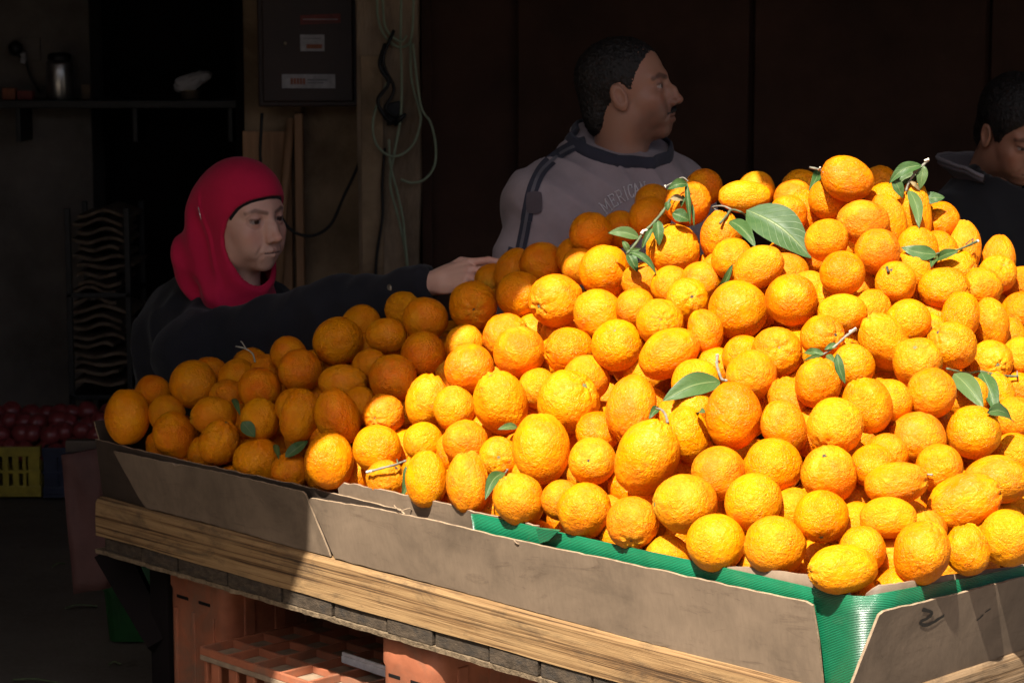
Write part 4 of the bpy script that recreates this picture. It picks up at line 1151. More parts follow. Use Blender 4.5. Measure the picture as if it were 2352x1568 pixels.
# ------------------------------------------------------------------ oranges: meshes
def orange_mesh(kind, seed):
    bm = bmesh.new(); bmesh.ops.create_icosphere(bm, subdivisions=5, radius=1.0)
    rs = random.Random(seed * 31 + 5); o = Vector((seed * 7.3, seed * 3.1, -seed * 5.7))
    wr = {'r': 0.014, 'e': 0.018, 'p': 0.029, 'w': 0.050, 'b': 0.040}[kind]
    lump = {'r': 0.035, 'e': 0.045, 'p': 0.06, 'w': 0.06, 'b': 0.06}[kind]
    nf = rs.choice([5, 6, 7, 8]); ph = rs.uniform(0, 6); bend = rs.uniform(0.03, 0.10) if kind in 'pe' else 0.02
    ba = rs.uniform(0, 6); cr = rs.uniform(0, 6)
    for v in bm.verts:
        p = v.co.copy(); z = p.z
        th = math.acos(max(-1, min(1, z))); lon = math.atan2(p.y, p.x)
        f = 1 + lump * noise.noise(p * 1.25 + o)
        if kind == 'p':     # drawn-out shoulder towards the stem
            f *= 1 - 0.20 * max(0, z) ** 1.5
        elif kind == 'e':
            f *= 1 - 0.10 * max(0, z) ** 1.2
        rough = 0.35 + 0.65 * max(0.0, min(1.0, noise.noise(p * 1.1 + o * 2) * 1.6 + 0.45))
        top = math.exp(-(th / 0.75) ** 2)
        amp = wr * rough + (0.040 if kind in 'bw' else 0.026 if kind == 'p' else 0.010) * top
        q = p * 6.0 + o + Vector((noise.noise(p * 3 + o), noise.noise(p * 3 - o), noise.noise(p * 3.3))) * 0.9
        rid = 1 - abs(noise.noise(q)) * 2
        rid2 = 1 - abs(noise.noise(q * 2.1 + o)) * 2
        f += amp * (0.6 * rid + 0.4 * rid2 - 0.45)
        # radial furrows and the dimple at the stem end, small navel at the other
        fur = math.cos(nf * lon + ph + 1.2 * noise.noise(p * 2))
        f += (0.032 if kind in 'bwp' else 0.012) * fur * math.exp(-((th - 0.32) / 0.30) ** 2)
        f -= (0.10 if kind in 'bw' else 0.05) * math.exp(-(th / 0.17) ** 2)
        f -= 0.04 * math.exp(-((math.pi - th) / 0.16) ** 2)
        if kind == 'w':     # one lengthwise crease
            dl = (lon - cr + math.pi) % (2 * math.pi) - math.pi
            f -= 0.055 * math.exp(-(dl / 0.10) ** 2) * math.sin(th) ** 0.5 * (0.4 + 0.6 * max(0, z + 0.3))
            f += 0.02 * math.exp(-((abs(dl) - 0.22) / 0.10) ** 2) * max(0, z + 0.2)
        v.co = p * f
        v.co.x += bend * math.cos(ba) * v.co.z ** 2; v.co.y += bend * math.sin(ba) * v.co.z ** 2
    # normalise so that the object's scale is its true half extent
    zs_ = [v.co.z for v in bm.verts]; rx = max(math.hypot(v.co.x, v.co.y) for v in bm.verts) * 0.985
    zc, zh = (max(zs_) + min(zs_)) / 2, (max(zs_) - min(zs_)) / 2
    for v in bm.verts: v.co = Vector((v.co.x / rx, v.co.y / rx, (v.co.z - zc) / zh))
    me = bpy.data.meshes.new('orange_' + kind)
    bm.verts.ensure_lookup_table()
    pole = max(bm.verts, key=lambda v: v.co.z - abs(v.co.x) * 3 - abs(v.co.y) * 3)
    pz = min((v.co for v in bm.verts), key=lambda c: math.hypot(c.x - bend * math.cos(ba), c.y - bend * math.sin(ba)) - (0.2 if c.z > 0 else -2)).copy()
    bm.to_mesh(me); bm.free(); smooth(me); me.materials.append(M['orange'])
    return me, pz
OM = {}
for kd, n in (('r', 5), ('e', 3), ('p', 3), ('w', 3), ('b', 3)):
    OM[kd] = [orange_mesh(kd, i + 1 + 10 * 'repwb'.index(kd)) for i in range(n)]
def calyx_mesh():
    V, F = [(0, 0, 0.03)], []
    n = 10
    for k in range(n):
        w = 2 * math.pi * k / n; r = 0.13 if k % 2 == 0 else 0.075
        V.append((r * math.cos(w), r * math.sin(w), 0.012))
    for k in range(n):
        w = 2 * math.pi * k / n; r = 0.10 if k % 2 == 0 else 0.06
        V.append((r * math.cos(w), r * math.sin(w), -0.05))
    for k in range(n):
        k2 = (k + 1) % n
        F += [(0, 1 + k, 1 + k2), (1 + k, 1 + n + k, 1 + n + k2, 1 + k2)]
    me = bpy.data.meshes.new('calyx'); me.from_pydata(V, [], F); return me
CALYX = []
for m in ('calyx', 'calyx_dark'):
    me = calyx_mesh(); me.materials.append(M[m]); CALYX.append(me)

LANDMARK = {
 (293, 957): 'egg-shaped orange at the far left end of the tray', (444, 882): 'round shaded orange highest at the far left end',
 (504, 1015): 'ribbed shaded orange on the left tray edge', (594, 1048): 'wide wrinkled shaded orange beside a torn leaf',
 (597, 962): 'creased shaded orange above the little square leaf', (756, 1058): 'tray-edge orange half in shadow and half sunlit',
 (774, 958): 'tall leaning orange in shade beside the shadow edge', (881, 953): 'green-buttoned orange crossed by the shadow edge',
 (776, 784): 'big round shaded orange below the black coat sleeve', (977, 733): 'round shaded orange under the coat cuff',
 (903, 868): 'large smooth dusky orange in the shade', (688, 847): 'round bright shaded orange left of the biggest one',
 (1087, 702): 'rough shaded orange under the fingertips', (1192, 671): 'large smooth deep-orange fruit right of the fingertips',
 (1245, 599): 'shaded orange with a pale scar by the grey sleeve', (1357, 524): 'shaded orange in front of the grey shirt',
 (1492, 497): 'big half-shaded orange below the shirt lettering', (1276, 690): 'sunlit orange with stem button turned left',
 (1388, 622): 'smooth sunlit egg-shaped orange left of the drooping leaves', (1375, 723): 'oval sunlit orange below the egg-shaped one',
 (1418, 794): 'bumpy cone-topped orange at the left middle', (1516, 740): 'wrinkled orange with grey-green button facing up',
 (1578, 680): 'orange with puckered navel facing the viewer', (1547, 566): 'wide wrinkled orange under the drooping leaves',
 (1579, 466): 'orange directly behind the drooping leaves', (1655, 541): 'wrinkled orange carrying the largest leaf',
 (1741, 615): 'pointed oval orange below the largest leaf', (1695, 711): 'large orange with dark scratch marks',
 (1710, 452): 'wide oval orange above the largest leaf', (1810, 492): 'knobbly navel orange right of the largest leaf',
 (1945, 411): 'large rough orange at the very top', (1983, 510): 'large smooth oval orange below the top one',
 (2103, 478): 'narrow orange with the upright leafy sprig', (2158, 503): 'small round orange striped by a twig shadow',
 (2057, 648): 'round orange with a short dark stem stub', (2169, 662): 'oval orange with wrinkled right end',
 (2206, 727): 'oval orange with greenish blotched end', (2184, 794): 'pitted orange with a grey scar',
 (2108, 832): 'pear-topped orange with a black stem hole', (2031, 785): 'long leaning orange by the white-tipped twig',
 (1785, 810): 'round orange with a star-shaped navel', (1537, 811): 'big oval orange tilted to the right', (1889, 767): 'navel orange left of the white-tipped twig',
 (1685, 954): 'tall smooth orange with stem and single broad leaf', (1487, 1048): 'largest pear-shaped orange with curled stem',
 (1306, 922): 'large lumpy orange with star-shaped crown', (1193, 808): 'orange with a large pale flat scar',
 (1150, 925): 'big cone-topped orange at left middle', (1244, 1029): 'tall smooth orange left of the largest pear-shaped one',
 (1193, 1148): 'pear-shaped orange with a black spot at the board edge', (886, 1100): 'wrinkled orange with a bare white-tipped twig',
 (1075, 1108): 'tall wrinkled orange beside a pale leaf', (1146, 1042): 'small orange with navel facing the viewer low down',
 (1342, 1172): 'glossy sparkling orange at the liner\'s left end', (1453, 1199): 'orange with navel down on the green liner',
 (1574, 1157): 'pale speckled orange near the front', (1780, 1253): 'big round orange on the front edge', (1904, 1088): 'cone-topped orange with a grey side',
 (1887, 1186): 'smooth round orange with brown underside', (1919, 978): 'wide orange with puckered navel underneath',
 (1800, 980): 'pale dusty orange right of the broad leaf', (1935, 1308): 'pear-shaped orange lying in the front corner',
 (2117, 1268): 'lopsided pear-shaped orange right of the front corner', (2215, 1153): 'big oval orange with a deep lengthwise crease',
 (2058, 1110): 'oval orange with knobbly right end and stub', (2237, 992): 'smooth orange under the two hanging leaves',
 (2139, 903): 'smooth orange left of the two hanging leaves', (2315, 1235): 'large orange at the front right frame edge', (1078, 838): 'sunlit orange nearest the shade above the tray',
 (981, 920): 'tall bumpy sunlit orange beside the shade',
}
GROUP_O = 'oranges heaped in the tray'
def orange_labels(S):
    lab = {}; used = set()
    lm = [(k, v) for k, v in LANDMARK.items()]
    for s in S:
        if s['key'] in LANDMARK:
            lab[s['key']] = LANDMARK[s['key']]; used.add(lab[s['key']])
    dirs = ['right of', 'below and right of', 'below', 'below and left of', 'left of', 'above and left of', 'above', 'above and right of']
    for s in S:
        if s['key'] in lab: continue
        u, v = s['key']
        cand = sorted(lm, key=lambda kv: math.hypot(kv[0][0] - u, kv[0][1] - v))
        adj = {'r': 'round', 'e': 'oval', 'p': 'pear-shaped', 'w': 'wrinkled', 'b': 'bumpy'}[s['kind']]
        sm = 'small ' if s['rp'] * s['k'] < 0.041 else ''
        for k, ph in cand[:6]:
            a = math.degrees(math.atan2(v - k[1], u - k[0])) % 360
            d = dirs[int((a + 22.5) // 45) % 8]
            L = '%s%s orange %s the %s' % (sm, adj, d, ph)
            if L not in used and len(L.split()) <= 16: break
        used.add(L); lab[s['key']] = L
    return lab
LAB = orange_labels(FR)
def put_orange(s, label, group, i):
    me, pz = OM[s['kind']][i % len(OM[s['kind']])]
    o = bpy.data.objects.new('orange', me); link(o)
    q = s['ax'].to_track_quat('Z', 'Y') @ Quaternion((0, 0, 1), rng.uniform(0, 6.28))
    o.rotation_mode = 'QUATERNION'; o.rotation_quaternion = q
    o.location = s['p']; k = s['k']
    o.scale = (s['eq'] * k, s['eq'] * k, s['pol'] * k)
    tag(o, label, 'orange', group)
    if s.get('pole') is not None:
        c = bpy.data.objects.new('calyx', CALYX[i % 2]); link(c, o)
        c.location = pz; sc = rng.uniform(0.7, 1.0); c.scale = (sc, sc, sc)
    return o
for i, s in enumerate(FR):
    put_orange(s, LAB[s['key']], GROUP_O, i)
    # stem stubs seen on a few fruit
# under layer, glimpsed through the gaps
PTS = np.array([s['p'] for s in FR]); RAD = np.array([s['rp'] * s['k'] for s in FR])
def fruit_depth(u, v, default=None):
    r = ray(u, v); rl = r.length; rn = np.array(r / rl)
    oc = PTS - np.array(CAM); b = oc @ rn; c = (oc ** 2).sum(1) - RAD ** 2
    disc = b * b - c; ok = disc > 0
    if ok.any(): return float((b[ok] - np.sqrt(disc[ok])).min()) / rl
    if default is not None: return default
    k = np.argmin(np.hypot(np.array([s['u'] for s in FR]) - u, np.array([s['v'] for s in FR]) - v))
    return float(b[k] / rl)
def fill_layer():
    P = list(map(tuple, PTS)); Rr = list(RAD); n = 0
    for depth in (0.075, 0.135):
        for t1 in np.arange(0.06, 2.05, 0.075):
            for t2 in np.arange(0.06, 0.85, 0.075):
                a, b = t1 + rng.uniform(-.02, .02), t2 + rng.uniform(-.02, .02)
                z = heap_height(a, b) - depth * 1.25 + rng.uniform(-.01, .01)
                if z < 0.645: continue
                p = TP(a, b, z); r = rng.uniform(0.040, 0.046)
                A = np.array(P); dd = np.linalg.norm(A - np.array(p), axis=1)
                if (dd < 0.80 * (np.array(Rr) + r)).any(): continue
                # must lie behind the traced fruit it is seen through
                u, v = project(p)
                dep = (p - CAM).length
                ok = True
                for s in FR:
                    if math.hypot(s['u'] - u, s['v'] - v) < s['rp'] * 0.9 and (s['p'] - CAM).length > dep - 0.01: ok = False; break
                if not ok: continue
                vis = False
                for q in range(14):
                    w = q * 2.4; rad = (0.3, 0.6, 0.9)[q % 3] * r
                    uu, vv = project(p + Vector((math.cos(w), 0, math.sin(w))) * rad)
                    if fruit_depth(uu, vv, 99) > p.y / ray(uu, vv).y: vis = True; break
                if not vis: continue
                P.append(tuple(p)); Rr.append(r); n += 1
                s = dict(kind=rng.choice('rrew'), ax=Vector((rng.gauss(0, 1), rng.gauss(0, 1), rng.gauss(0, 1))).normalized(), p=p, k=1.0, eq=r, pol=r * 1.02, pole=None)
                put_orange(s, 'orange mostly hidden deep between the other fruit of the heap', 'half-hidden oranges inside the heap', n)
                if n >= 120: return n, P, Rr
    return n, P, Rr
n_fill, FILLP, FILLR = fill_layer()
def deep_fruit():
    """the packed inside of the heap: one mass, built like the others but simpler"""
    P = [Vector(p) for p in FILLP]; R = list(FILLR); A = np.array([tuple(p) for p in P]); RR = np.array(R)
    new = []
    bmi = bmesh.new(); bmesh.ops.create_icosphere(bmi, subdivisions=3, radius=1.0)
    base = np.array([v.co[:] for v in bmi.verts]); tri = np.array([[v.index for v in f.verts] for f in bmi.faces]); bmi.free()
    for depth in (0.07, 0.115, 0.16, 0.21, 0.26, 0.31):
        for t1 in np.arange(0.05, 2.08, 0.07):
            for t2 in np.arange(0.05, 1.0, 0.07):
                a, b = t1 + rng.uniform(-.02, .02), t2 + rng.uniform(-.02, .02)
                z = heap_height(a, b) - depth + rng.uniform(-.012, .012)
                if z < 0.645 or z > heap_height(a, b) - 0.06: continue
                p = TP(a, b, z); r = rng.uniform(0.040, 0.045)
                if (np.linalg.norm(A - np.array(p), axis=1) < 0.80 * (RR + r)).any(): continue
                u, v = project(p); fd = fruit_depth(u, v, 99)
                if fd < 90 and p.y / ray(u, v).y < fd + 0.03: continue
                if fd > 90 and depth < 0.15: continue
                A = np.vstack([A, tuple(p)]); RR = np.append(RR, r); new.append((p, r))
    k = 0.043; V, F = [], []; o = Vector(TP(0.8, 0.5, 0.75))
    for i, (p, r) in enumerate(new):
        lump = 1 + 0.03 * np.sin(base @ np.array([2.1, 1.3, 2.7]) * 2 + i)
        V.append(base * lump[:, None] * (r / k) + np.array((p - o) / k)); F.append(tri + i * len(base))
    me = bpy.data.meshes.new('packed_oranges')
    V = np.concatenate(V); F = np.concatenate(F)
    me.vertices.add(len(V)); me.vertices.foreach_set('co', V.astype(np.float32).ravel())
    me.loops.add(F.size); me.loops.foreach_set('vertex_index', F.astype(np.int32).ravel())
    me.polygons.add(len(F)); me.polygons.foreach_set('loop_start', (np.arange(len(F)) * 3).astype(np.int32))
    me.update(calc_edges=True); smooth(me); me.materials.append(M['orange'])
    ob = bpy.data.objects.new('packed_oranges', me); link(ob); ob.location = o; ob.scale = (k, k, k)
    tag(ob, 'mass of oranges packed deep inside the heap', 'oranges', None, 'stuff')
    return len(new)
print('under layer', n_fill, 'deep', deep_fruit(), 'traced', len(FR))
for s in FR:
    if s['key'] in ((1492, 497), (1500, 450), (1617, 430), (1388, 622), (1331, 612), (1579, 466), (1357, 524), (1245, 599)): print(s['key'], [round(c, 3) for c in s['p']], round(s['rp'] * s['k'], 3))

# ------------------------------------------------------------------ leaves and twigs
def leaf(parent, base, tip, hw, db=0.012, dt=0.012, fold=0.25, droop=0.12, side=0.0, mat='leaf', curl=0.0, dep=None, nrm=None):
    (u0, v0), (u1, v1) = base, tip
    dq = lambda u, v: dep(v) if callable(dep) else dep if dep else fruit_depth(u, v)
    d0 = dq(u0, v0) - db; d1 = dq(u1, v1) - dt
    d1 = max(min(d1, d0 + 0.06), d0 - 0.06)
    B, T = CAM + ray(u0, v0) * d0, CAM + ray(u1, v1) * d1
    ax = T - B; L = ax.length; axn = ax / L
    N = (Vector(nrm) if nrm else (-ray((u0 + u1) / 2, (v0 + v1) / 2).normalized() + Vector((0, 0, 0.45)))); N = (N - axn * N.dot(axn)).normalized()
    lat = N.cross(axn)
    W = 1.15 * hw * (d0 + d1) / 2 / FPX
    ns, nl = 12, 7
    V, uv = [], []
    for i in range(ns + 1):
        s = i / ns
        prof = max(0.0, math.sin(math.pi * min(1, s ** 0.82))) ** 0.85 * (1 - 0.15 * s) + (0.02 if i not in (0, ns) else 0.0)
        c = B + ax * s + N * (droop * L * math.sin(math.pi * s)) + lat * side * L * math.sin(math.pi * s)
        for j in range(nl):
            q = (j / (nl - 1) - 0.5) * 2
            w = W * prof * q
            p = c + lat * w * math.cos(fold * abs(q)) + N * (W * prof * abs(q) * fold) - N * curl * W * q * q * prof
            p += N * 0.0022 * noise.noise(Vector((s * 5, q * 2, u0 * 0.13)))
            V.append(p); uv.append((s, j / (nl - 1)))
    # slide the whole leaf towards the camera until it clears the fruit
    sh = 0.0
    for p in V[::3]:
        u, v = project(p); fd = fruit_depth(u, v, 99)
        dp = (p - CAM).y / ray(u, v).y
        sh = max(sh, dp - fd + 0.002)
    if sh > 0:
        sh = min(sh, 0.045); V = [p + (CAM - p).normalized() * sh for p in V]
    F = [(i * nl + j, i * nl + j + 1, (i + 1) * nl + j + 1, (i + 1) * nl + j) for i in range(ns) for j in range(nl - 1)]
    o = mesh_ob('leaf', V, F, M[mat], parent, True)
    ul = o.data.uv_layers.new(name='uv')
    for lp in o.data.loops: ul.data[lp.index].uv = uv[lp.vertex_index]
    return o
def twig(parent, pts, r0, r1, mat='twig', lift=0.010, name='stem', per=5, dep=None):
    P = []
    for q in pts:
        d = dep(q[1]) if callable(dep) else dep if dep else fruit_depth(q[0], q[1])
        P.append((q[0], q[1], d - lift - (q[2] if len(q) > 2 else 0)))
    ds = [p[2] for p in P]
    for k in range(1, len(ds)): ds[k] = max(min(ds[k], ds[k - 1] + 0.03), ds[k - 1] - 0.03)
    W = spline([CAM + ray(p[0], p[1]) * d for p, d in zip(P, ds)], per)
    n = len(W)
    V, F = tube(W, [(r0 + (r1 - r0) * i / (n - 1)) * (1 + 0.15 * math.sin(i * 1.7)) for i in range(n)], 7)
    return mesh_ob(name, V, F, M[mat], parent, True), W
Z2 = lambda x, y: (1364 + x * .228, 348 + y * .228)
Z3 = lambda x, y: (1834.6 + x * .228, 348 + y * .228)
Z4 = lambda x, y: (1411 + x * .24, 611.5 + y * .24)
Z5 = lambda x, y: (1834.6 + x * .24, 611.5 + y * .24)
Z6 = lambda x, y: (799.7 + x * .27, 799.7 + y * .27)
def sprig(label, at, group='leafy twigs among the oranges'):
    p = CAM + ray(*at) * (fruit_depth(*at) - 0.01)
    return thing('leafy_twig', label, 'twig', p, group)
def build_leaves():
    dlo, dhi = fruit_depth(1547, 575), fruit_depth(1579, 462)
    dA = lambda v: dlo + (dhi - dlo) * max(-0.3, min(1.2, (600 - v) / 150.0))
    t = sprig('wilted drooping twig with many curled leaves left of the largest leaf', Z2(600, 700))
    twig(t, [Z2(330, 1030), Z2(420, 930), Z2(500, 820), Z2(600, 720), Z2(700, 600), Z2(770, 480)], 0.0026, 0.0032, 'twig', 0.014, dep=dA)
    twig(t, [Z2(480, 830), Z2(500, 800), Z2(540, 790)], 0.0035, 0.002, 'twig_cut', 0.018, dep=dA)
    twig(t, [Z2(715, 355), Z2(800, 310), Z2(890, 262), Z2(950, 300)], 0.0012, 0.0012, 'twig_grey', 0.022, dep=dA)
    twig(t, [Z2(715, 340), Z2(725, 365)], 0.002, 0.001, 'twig_cut', 0.022, dep=dA)
    leaf(t, Z2(460, 870), Z2(140, 820), 14, fold=0.35, droop=0.10, side=-0.05, dep=dA)
    leaf(t, Z2(350, 1015), Z2(285, 895), 8, fold=0.6, droop=0.2, dep=dA)
    leaf(t, Z2(360, 1010), Z2(630, 1240), 9, fold=0.5, droop=0.12, side=0.10, dep=dA)
    leaf(t, Z2(340, 1020), Z2(440, 1215), 12, fold=0.4, droop=0.1, dep=dA)
    leaf(t, Z2(330, 1030), Z2(480, 985), 7, fold=0.6, droop=0.1, dep=dA)
    leaf(t, Z2(640, 690), Z2(660, 950), 13, fold=0.4, droop=0.12, dep=dA)
    leaf(t, Z2(590, 770), Z2(480, 985), 9, fold=0.7, droop=0.1, dep=dA)
    leaf(t, Z2(945, 330), Z2(735, 385), 13, fold=0.5, droop=0.25, db=0.02, dt=0.024, dep=dA)
    leaf(t, Z2(930, 300), Z2(970, 745), 8, fold=0.7, droop=0.08, db=0.02, dt=0.02, dep=dA)
    leaf(t, Z2(990, 520), Z2(1010, 760), 4, fold=0.6, droop=0.08, db=0.016, dt=0.01, dep=dA)
    leaf(t, Z2(790, 620), Z2(965, 700), 16, fold=0.3, droop=0.1, db=0.008, dt=0.006, dep=dA)
    leaf(t, Z2(770, 470), Z2(920, 490), 9, fold=0.5, droop=0.12, mat='leaf_dry', db=0.016, dt=0.014, dep=dA)
    leaf(t, Z2(900, 440), Z2(880, 560), 6, fold=0.5, droop=0.1, db=0.014, dt=0.012, dep=dA)
    leaf(t, Z2(750, 500), Z2(740, 600), 8, fold=0.5, droop=0.1, db=0.016, dt=0.014, dep=dA)
    t = sprig('forked twig bearing the broadest leaf near the top', Z2(1390, 600))
    twig(t, [Z2(1270, 725), Z2(1335, 650), Z2(1385, 590), Z2(1470, 605), Z2(1540, 660), Z2(1570, 760)], 0.0026, 0.0018, 'twig', 0.012)
    twig(t, [Z2(1385, 585), Z2(1300, 548), Z2(1200, 558), Z2(1215, 580), Z2(1300, 610)], 0.002, 0.0008, 'twig_grey', 0.012)
    twig(t, [Z2(1530, 645), Z2(1585, 635)], 0.0014, 0.0008, 'twig', 0.018)
    leaf(t, Z2(1535, 590), Z2(2190, 1078), 44, db=0.022, dt=0.012, fold=0.22, droop=0.06, side=0.06)
    leaf(t, Z2(1365, 700), Z2(1632, 968), 17, fold=0.45, droop=0.10, side=0.05)
    leaf(t, Z2(1540, 660), Z2(1600, 900), 6, fold=0.5, droop=0.05)
    t = sprig('single narrow leaf standing between two oranges below the largest leaf', Z2(1300, 1300))
    leaf(t, Z2(1400, 1130), Z2(1180, 1450), 9, db=0.004, dt=0.004, fold=0.6, droop=0.05, side=0.12)
    t = sprig('short twig with one leaf left of the topmost orange', Z3(200, 190))
    twig(t, [Z3(255, 210), Z3(220, 195), Z3(190, 178), Z3(115, 162)], 0.0022, 0.0024, 'twig_grey', 0.008)
    twig(t, [Z3(215, 160), Z3(205, 185)], 0.0016, 0.0016, 'twig_cut', 0.010)
    leaf(t, Z3(195, 175), Z3(100, 405), 10, fold=0.35, droop=0.06, side=0.06)
    t = sprig('upright sprig with pale cut tip and five leaves on the right skyline', Z3(1080, 400))
    dp = fruit_depth(*Z3(1150, 450)) + 0.01
    twig(t, [Z3(1080, 400), Z3(1110, 310), Z3(1170, 220), Z3(1240, 150), Z3(1310, 80)], 0.0022, 0.0026, 'twig_grey', 0.01, dep=dp)
    twig(t, [Z3(1150, 215), Z3(1200, 180), Z3(1240, 150)], 0.0014, 0.0014, 'twig_grey', 0.014, dep=dp)
    twig(t, [Z3(1265, 95), Z3(1310, 78)], 0.002, 0.0028, 'twig_cut', 0.012, dep=dp)
    leaf(t, Z3(1245, 142), Z3(905, 330), 14, fold=0.35, droop=0.14, side=-0.10, dep=dp)
    leaf(t, Z3(1180, 215), Z3(1000, 325), 13, fold=0.2, droop=0.0, dep=dp + 0.02)
    leaf(t, Z3(955, 265), Z3(1050, 470), 12, fold=0.25, droop=0.06, dep=dp)
    leaf(t, Z3(1262, 140), Z3(1222, 380), 12, fold=0.3, droop=0.06, dep=dp)
    leaf(t, Z3(1108, 388), Z3(1212, 775), 14, fold=0.35, droop=0.05, side=0.06)
    leaf(t, Z3(1235, 480), Z3(1472, 462), 14, fold=0.15, droop=0.03, dep=fruit_depth(*Z3(1400, 640)) + 0.035)
    leaf(t, Z3(1120, 295), Z3(1225, 400), 5, fold=0.5, droop=0.12, mat='leaf_dry', dep=dp)
    t = sprig('low twig with white tip, two leaves and a black curl at the right', Z3(1600, 990))
    twig(t, [Z3(1385, 1030), Z3(1490, 1005), Z3(1600, 990), Z3(1700, 950), Z3(1790, 908)], 0.0016, 0.0026, 'twig', 0.014)
    twig(t, [Z3(1780, 912), Z3(1806, 902)], 0.0028, 0.003, 'twig_cut', 0.017)
    twig(t, [Z3(1680, 935), Z3(1720, 900), Z3(1760, 880), Z3(1740, 920), Z3(1700, 940), Z3(1760, 945)], 0.001, 0.0008, 'calyx_dark', 0.02)
    leaf(t, Z3(1390, 1035), Z3(1030, 965), 17, fold=0.2, droop=0.06, side=0.08, db=0.016)
    leaf(t, Z3(1380, 1050), Z3(1330, 1170), 9, fold=0.3, droop=0.05)
    leaf(t, Z3(1610, 1005), Z3(1355, 1115), 12, fold=0.35, droop=0.12)
    t = sprig('dark bent stem with one broad pointed leaf in the middle of the heap', Z4(1040, 1090))
    twig(t, [Z4(1075, 1092), Z4(1030, 1080), Z4(1000, 1010), Z4(982, 940), Z4(985, 855)], 0.0022, 0.0028, 'twig_grey', 0.014)
    twig(t, [Z4(985, 865), Z4(986, 848)], 0.0028, 0.003, 'twig_cut', 0.016)
    leaf(t, Z4(1020, 1100), Z4(458, 1292), 27, db=0.014, dt=0.012, fold=0.22, droop=0.10, side=-0.04)
    t = sprig('curled dark stem and leaf on the largest pear-shaped orange', Z4(430, 1360))
    twig(t, [Z4(510, 1495), Z4(490, 1420), Z4(450, 1372), Z4(400, 1358)], 0.0026, 0.002, 'twig_grey', 0.012)
    leaf(t, Z4(430, 1352), Z4(330, 1460), 10, fold=0.5, droop=0.15)
    t = sprig('scrap of green leaf wedged left of the tall smooth orange', Z4(840, 1410))
    leaf(t, Z4(870, 1400), Z4(800, 1430), 8, db=0.002, dt=0.002, fold=0.3)
    t = sprig('twig with long white broken tip and small leaves right of center', Z5(380, 740))
    twig(t, [Z5(230, 845), Z5(300, 800), Z5(380, 735), Z5(450, 670), Z5(545, 605)], 0.0016, 0.0026, 'twig_grey', 0.014)
    twig(t, [Z5(485, 632), Z5(550, 600)], 0.003, 0.0034, 'twig_cut', 0.016)
    leaf(t, Z5(250, 845), Z5(48, 830), 10, fold=0.5, droop=0.12)
    leaf(t, Z5(375, 750), Z5(240, 800), 8, fold=0.4, droop=0.12)
    leaf(t, Z5(365, 830), Z5(445, 1125), 11, fold=0.4, droop=0.06, side=-0.05)
    leaf(t, Z5(270, 845), Z5(360, 960), 8, fold=0.4, droop=0.08)
    leaf(t, Z5(230, 850), Z5(50, 900), 6, fold=0.4, droop=0.02, db=0.006)
    t = sprig('long thin twig with three hanging leaves near the right edge', Z5(1640, 1020))
    twig(t, [Z5(1415, 978), Z5(1520, 1005), Z5(1640, 1020), Z5(1740, 1005), Z5(1880, 1035), Z5(2000, 1050), Z5(2095, 1052)], 0.0022, 0.0024, 'twig', 0.016)
    twig(t, [Z5(2092, 1055), Z5(2090, 1000)], 0.002, 0.0008, 'twig_grey', 0.016)
    leaf(t, Z5(1485, 1025), Z5(1768, 1362), 23, fold=0.3, droop=0.06, side=0.03)
    leaf(t, Z5(1745, 1010), Z5(1900, 1425), 20, fold=0.35, droop=0.08, side=0.02)
    leaf(t, Z5(1800, 1400), Z5(2055, 1490), 17, fold=0.25, droop=0.08, side=0.1)
    t = sprig('bare white-tipped twig with one narrow leaf at the tray edge', Z6(400, 990))
    twig(t, [Z6(490, 955), Z6(440, 975), Z6(400, 990), Z6(300, 1015), Z6(190, 1045)], 0.0022, 0.0024, 'twig_grey', 0.020)
    twig(t, [Z6(200, 1042), Z6(160, 1053)], 0.0026, 0.003, 'twig_cut', 0.021)
    twig(t, [Z6(415, 945), Z6(435, 1030)], 0.0016, 0.0016, 'twig', 0.014)
    leaf(t, Z6(490, 1000), Z6(450, 1275), 10, fold=0.5, droop=0.06, side=0.10)
    t = sprig('pale folded leaf on the pear-shaped orange at the board edge', Z6(1300, 1080))
    twig(t, [Z6(1355, 1028), Z6(1345, 1050), Z6(1300, 1085)], 0.002, 0.0014, 'twig_grey', 0.010)
    leaf(t, Z6(1330, 1055), Z6(1165, 1290), 15, fold=0.45, droop=0.14, side=-0.08)
    t = sprig('small leaf poking out left of the tall smooth orange', Z6(1400, 670))
    leaf(t, Z6(1440, 665), Z6(1270, 690), 9, db=0.004, dt=0.01, fold=0.3)
    t = sprig('little square green leaf among the shaded oranges', (571, 985))
    leaf(t, (556, 968), (586, 1004), 15, db=0.006, dt=0.008, fold=0.15, droop=0.04)
    t = sprig('torn leaf and twig beside the wide wrinkled shaded orange', (665, 1040))
    twig(t, [(634, 1022), (642, 1040), (650, 1048), (660, 1036)], 0.002, 0.002, 'twig', 0.010)
    leaf(t, (655, 1050), (708, 1012), 13, fold=0.3, droop=0.08)
    leaf(t, (632, 1020), (640, 1055), 7, fold=0.3, droop=0.08)
    t = sprig('dark leaf tip between shaded oranges above the square leaf', (543, 932))
    leaf(t, (535, 915), (552, 955), 7, db=0.002, dt=0.004, fold=0.3)
    t = sprig('bare grey twig standing up in front of the black coat', (578, 815))
    dq = fruit_depth(596, 880) + 0.02
    twig(t, [(586, 832), (580, 812), (562, 800), (541, 795)], 0.002, 0.0016, 'twig_grey', 0.01, dep=dq)
    twig(t, [(566, 802), (556, 786), (552, 784)], 0.0014, 0.001, 'twig_grey', 0.01, dep=dq)
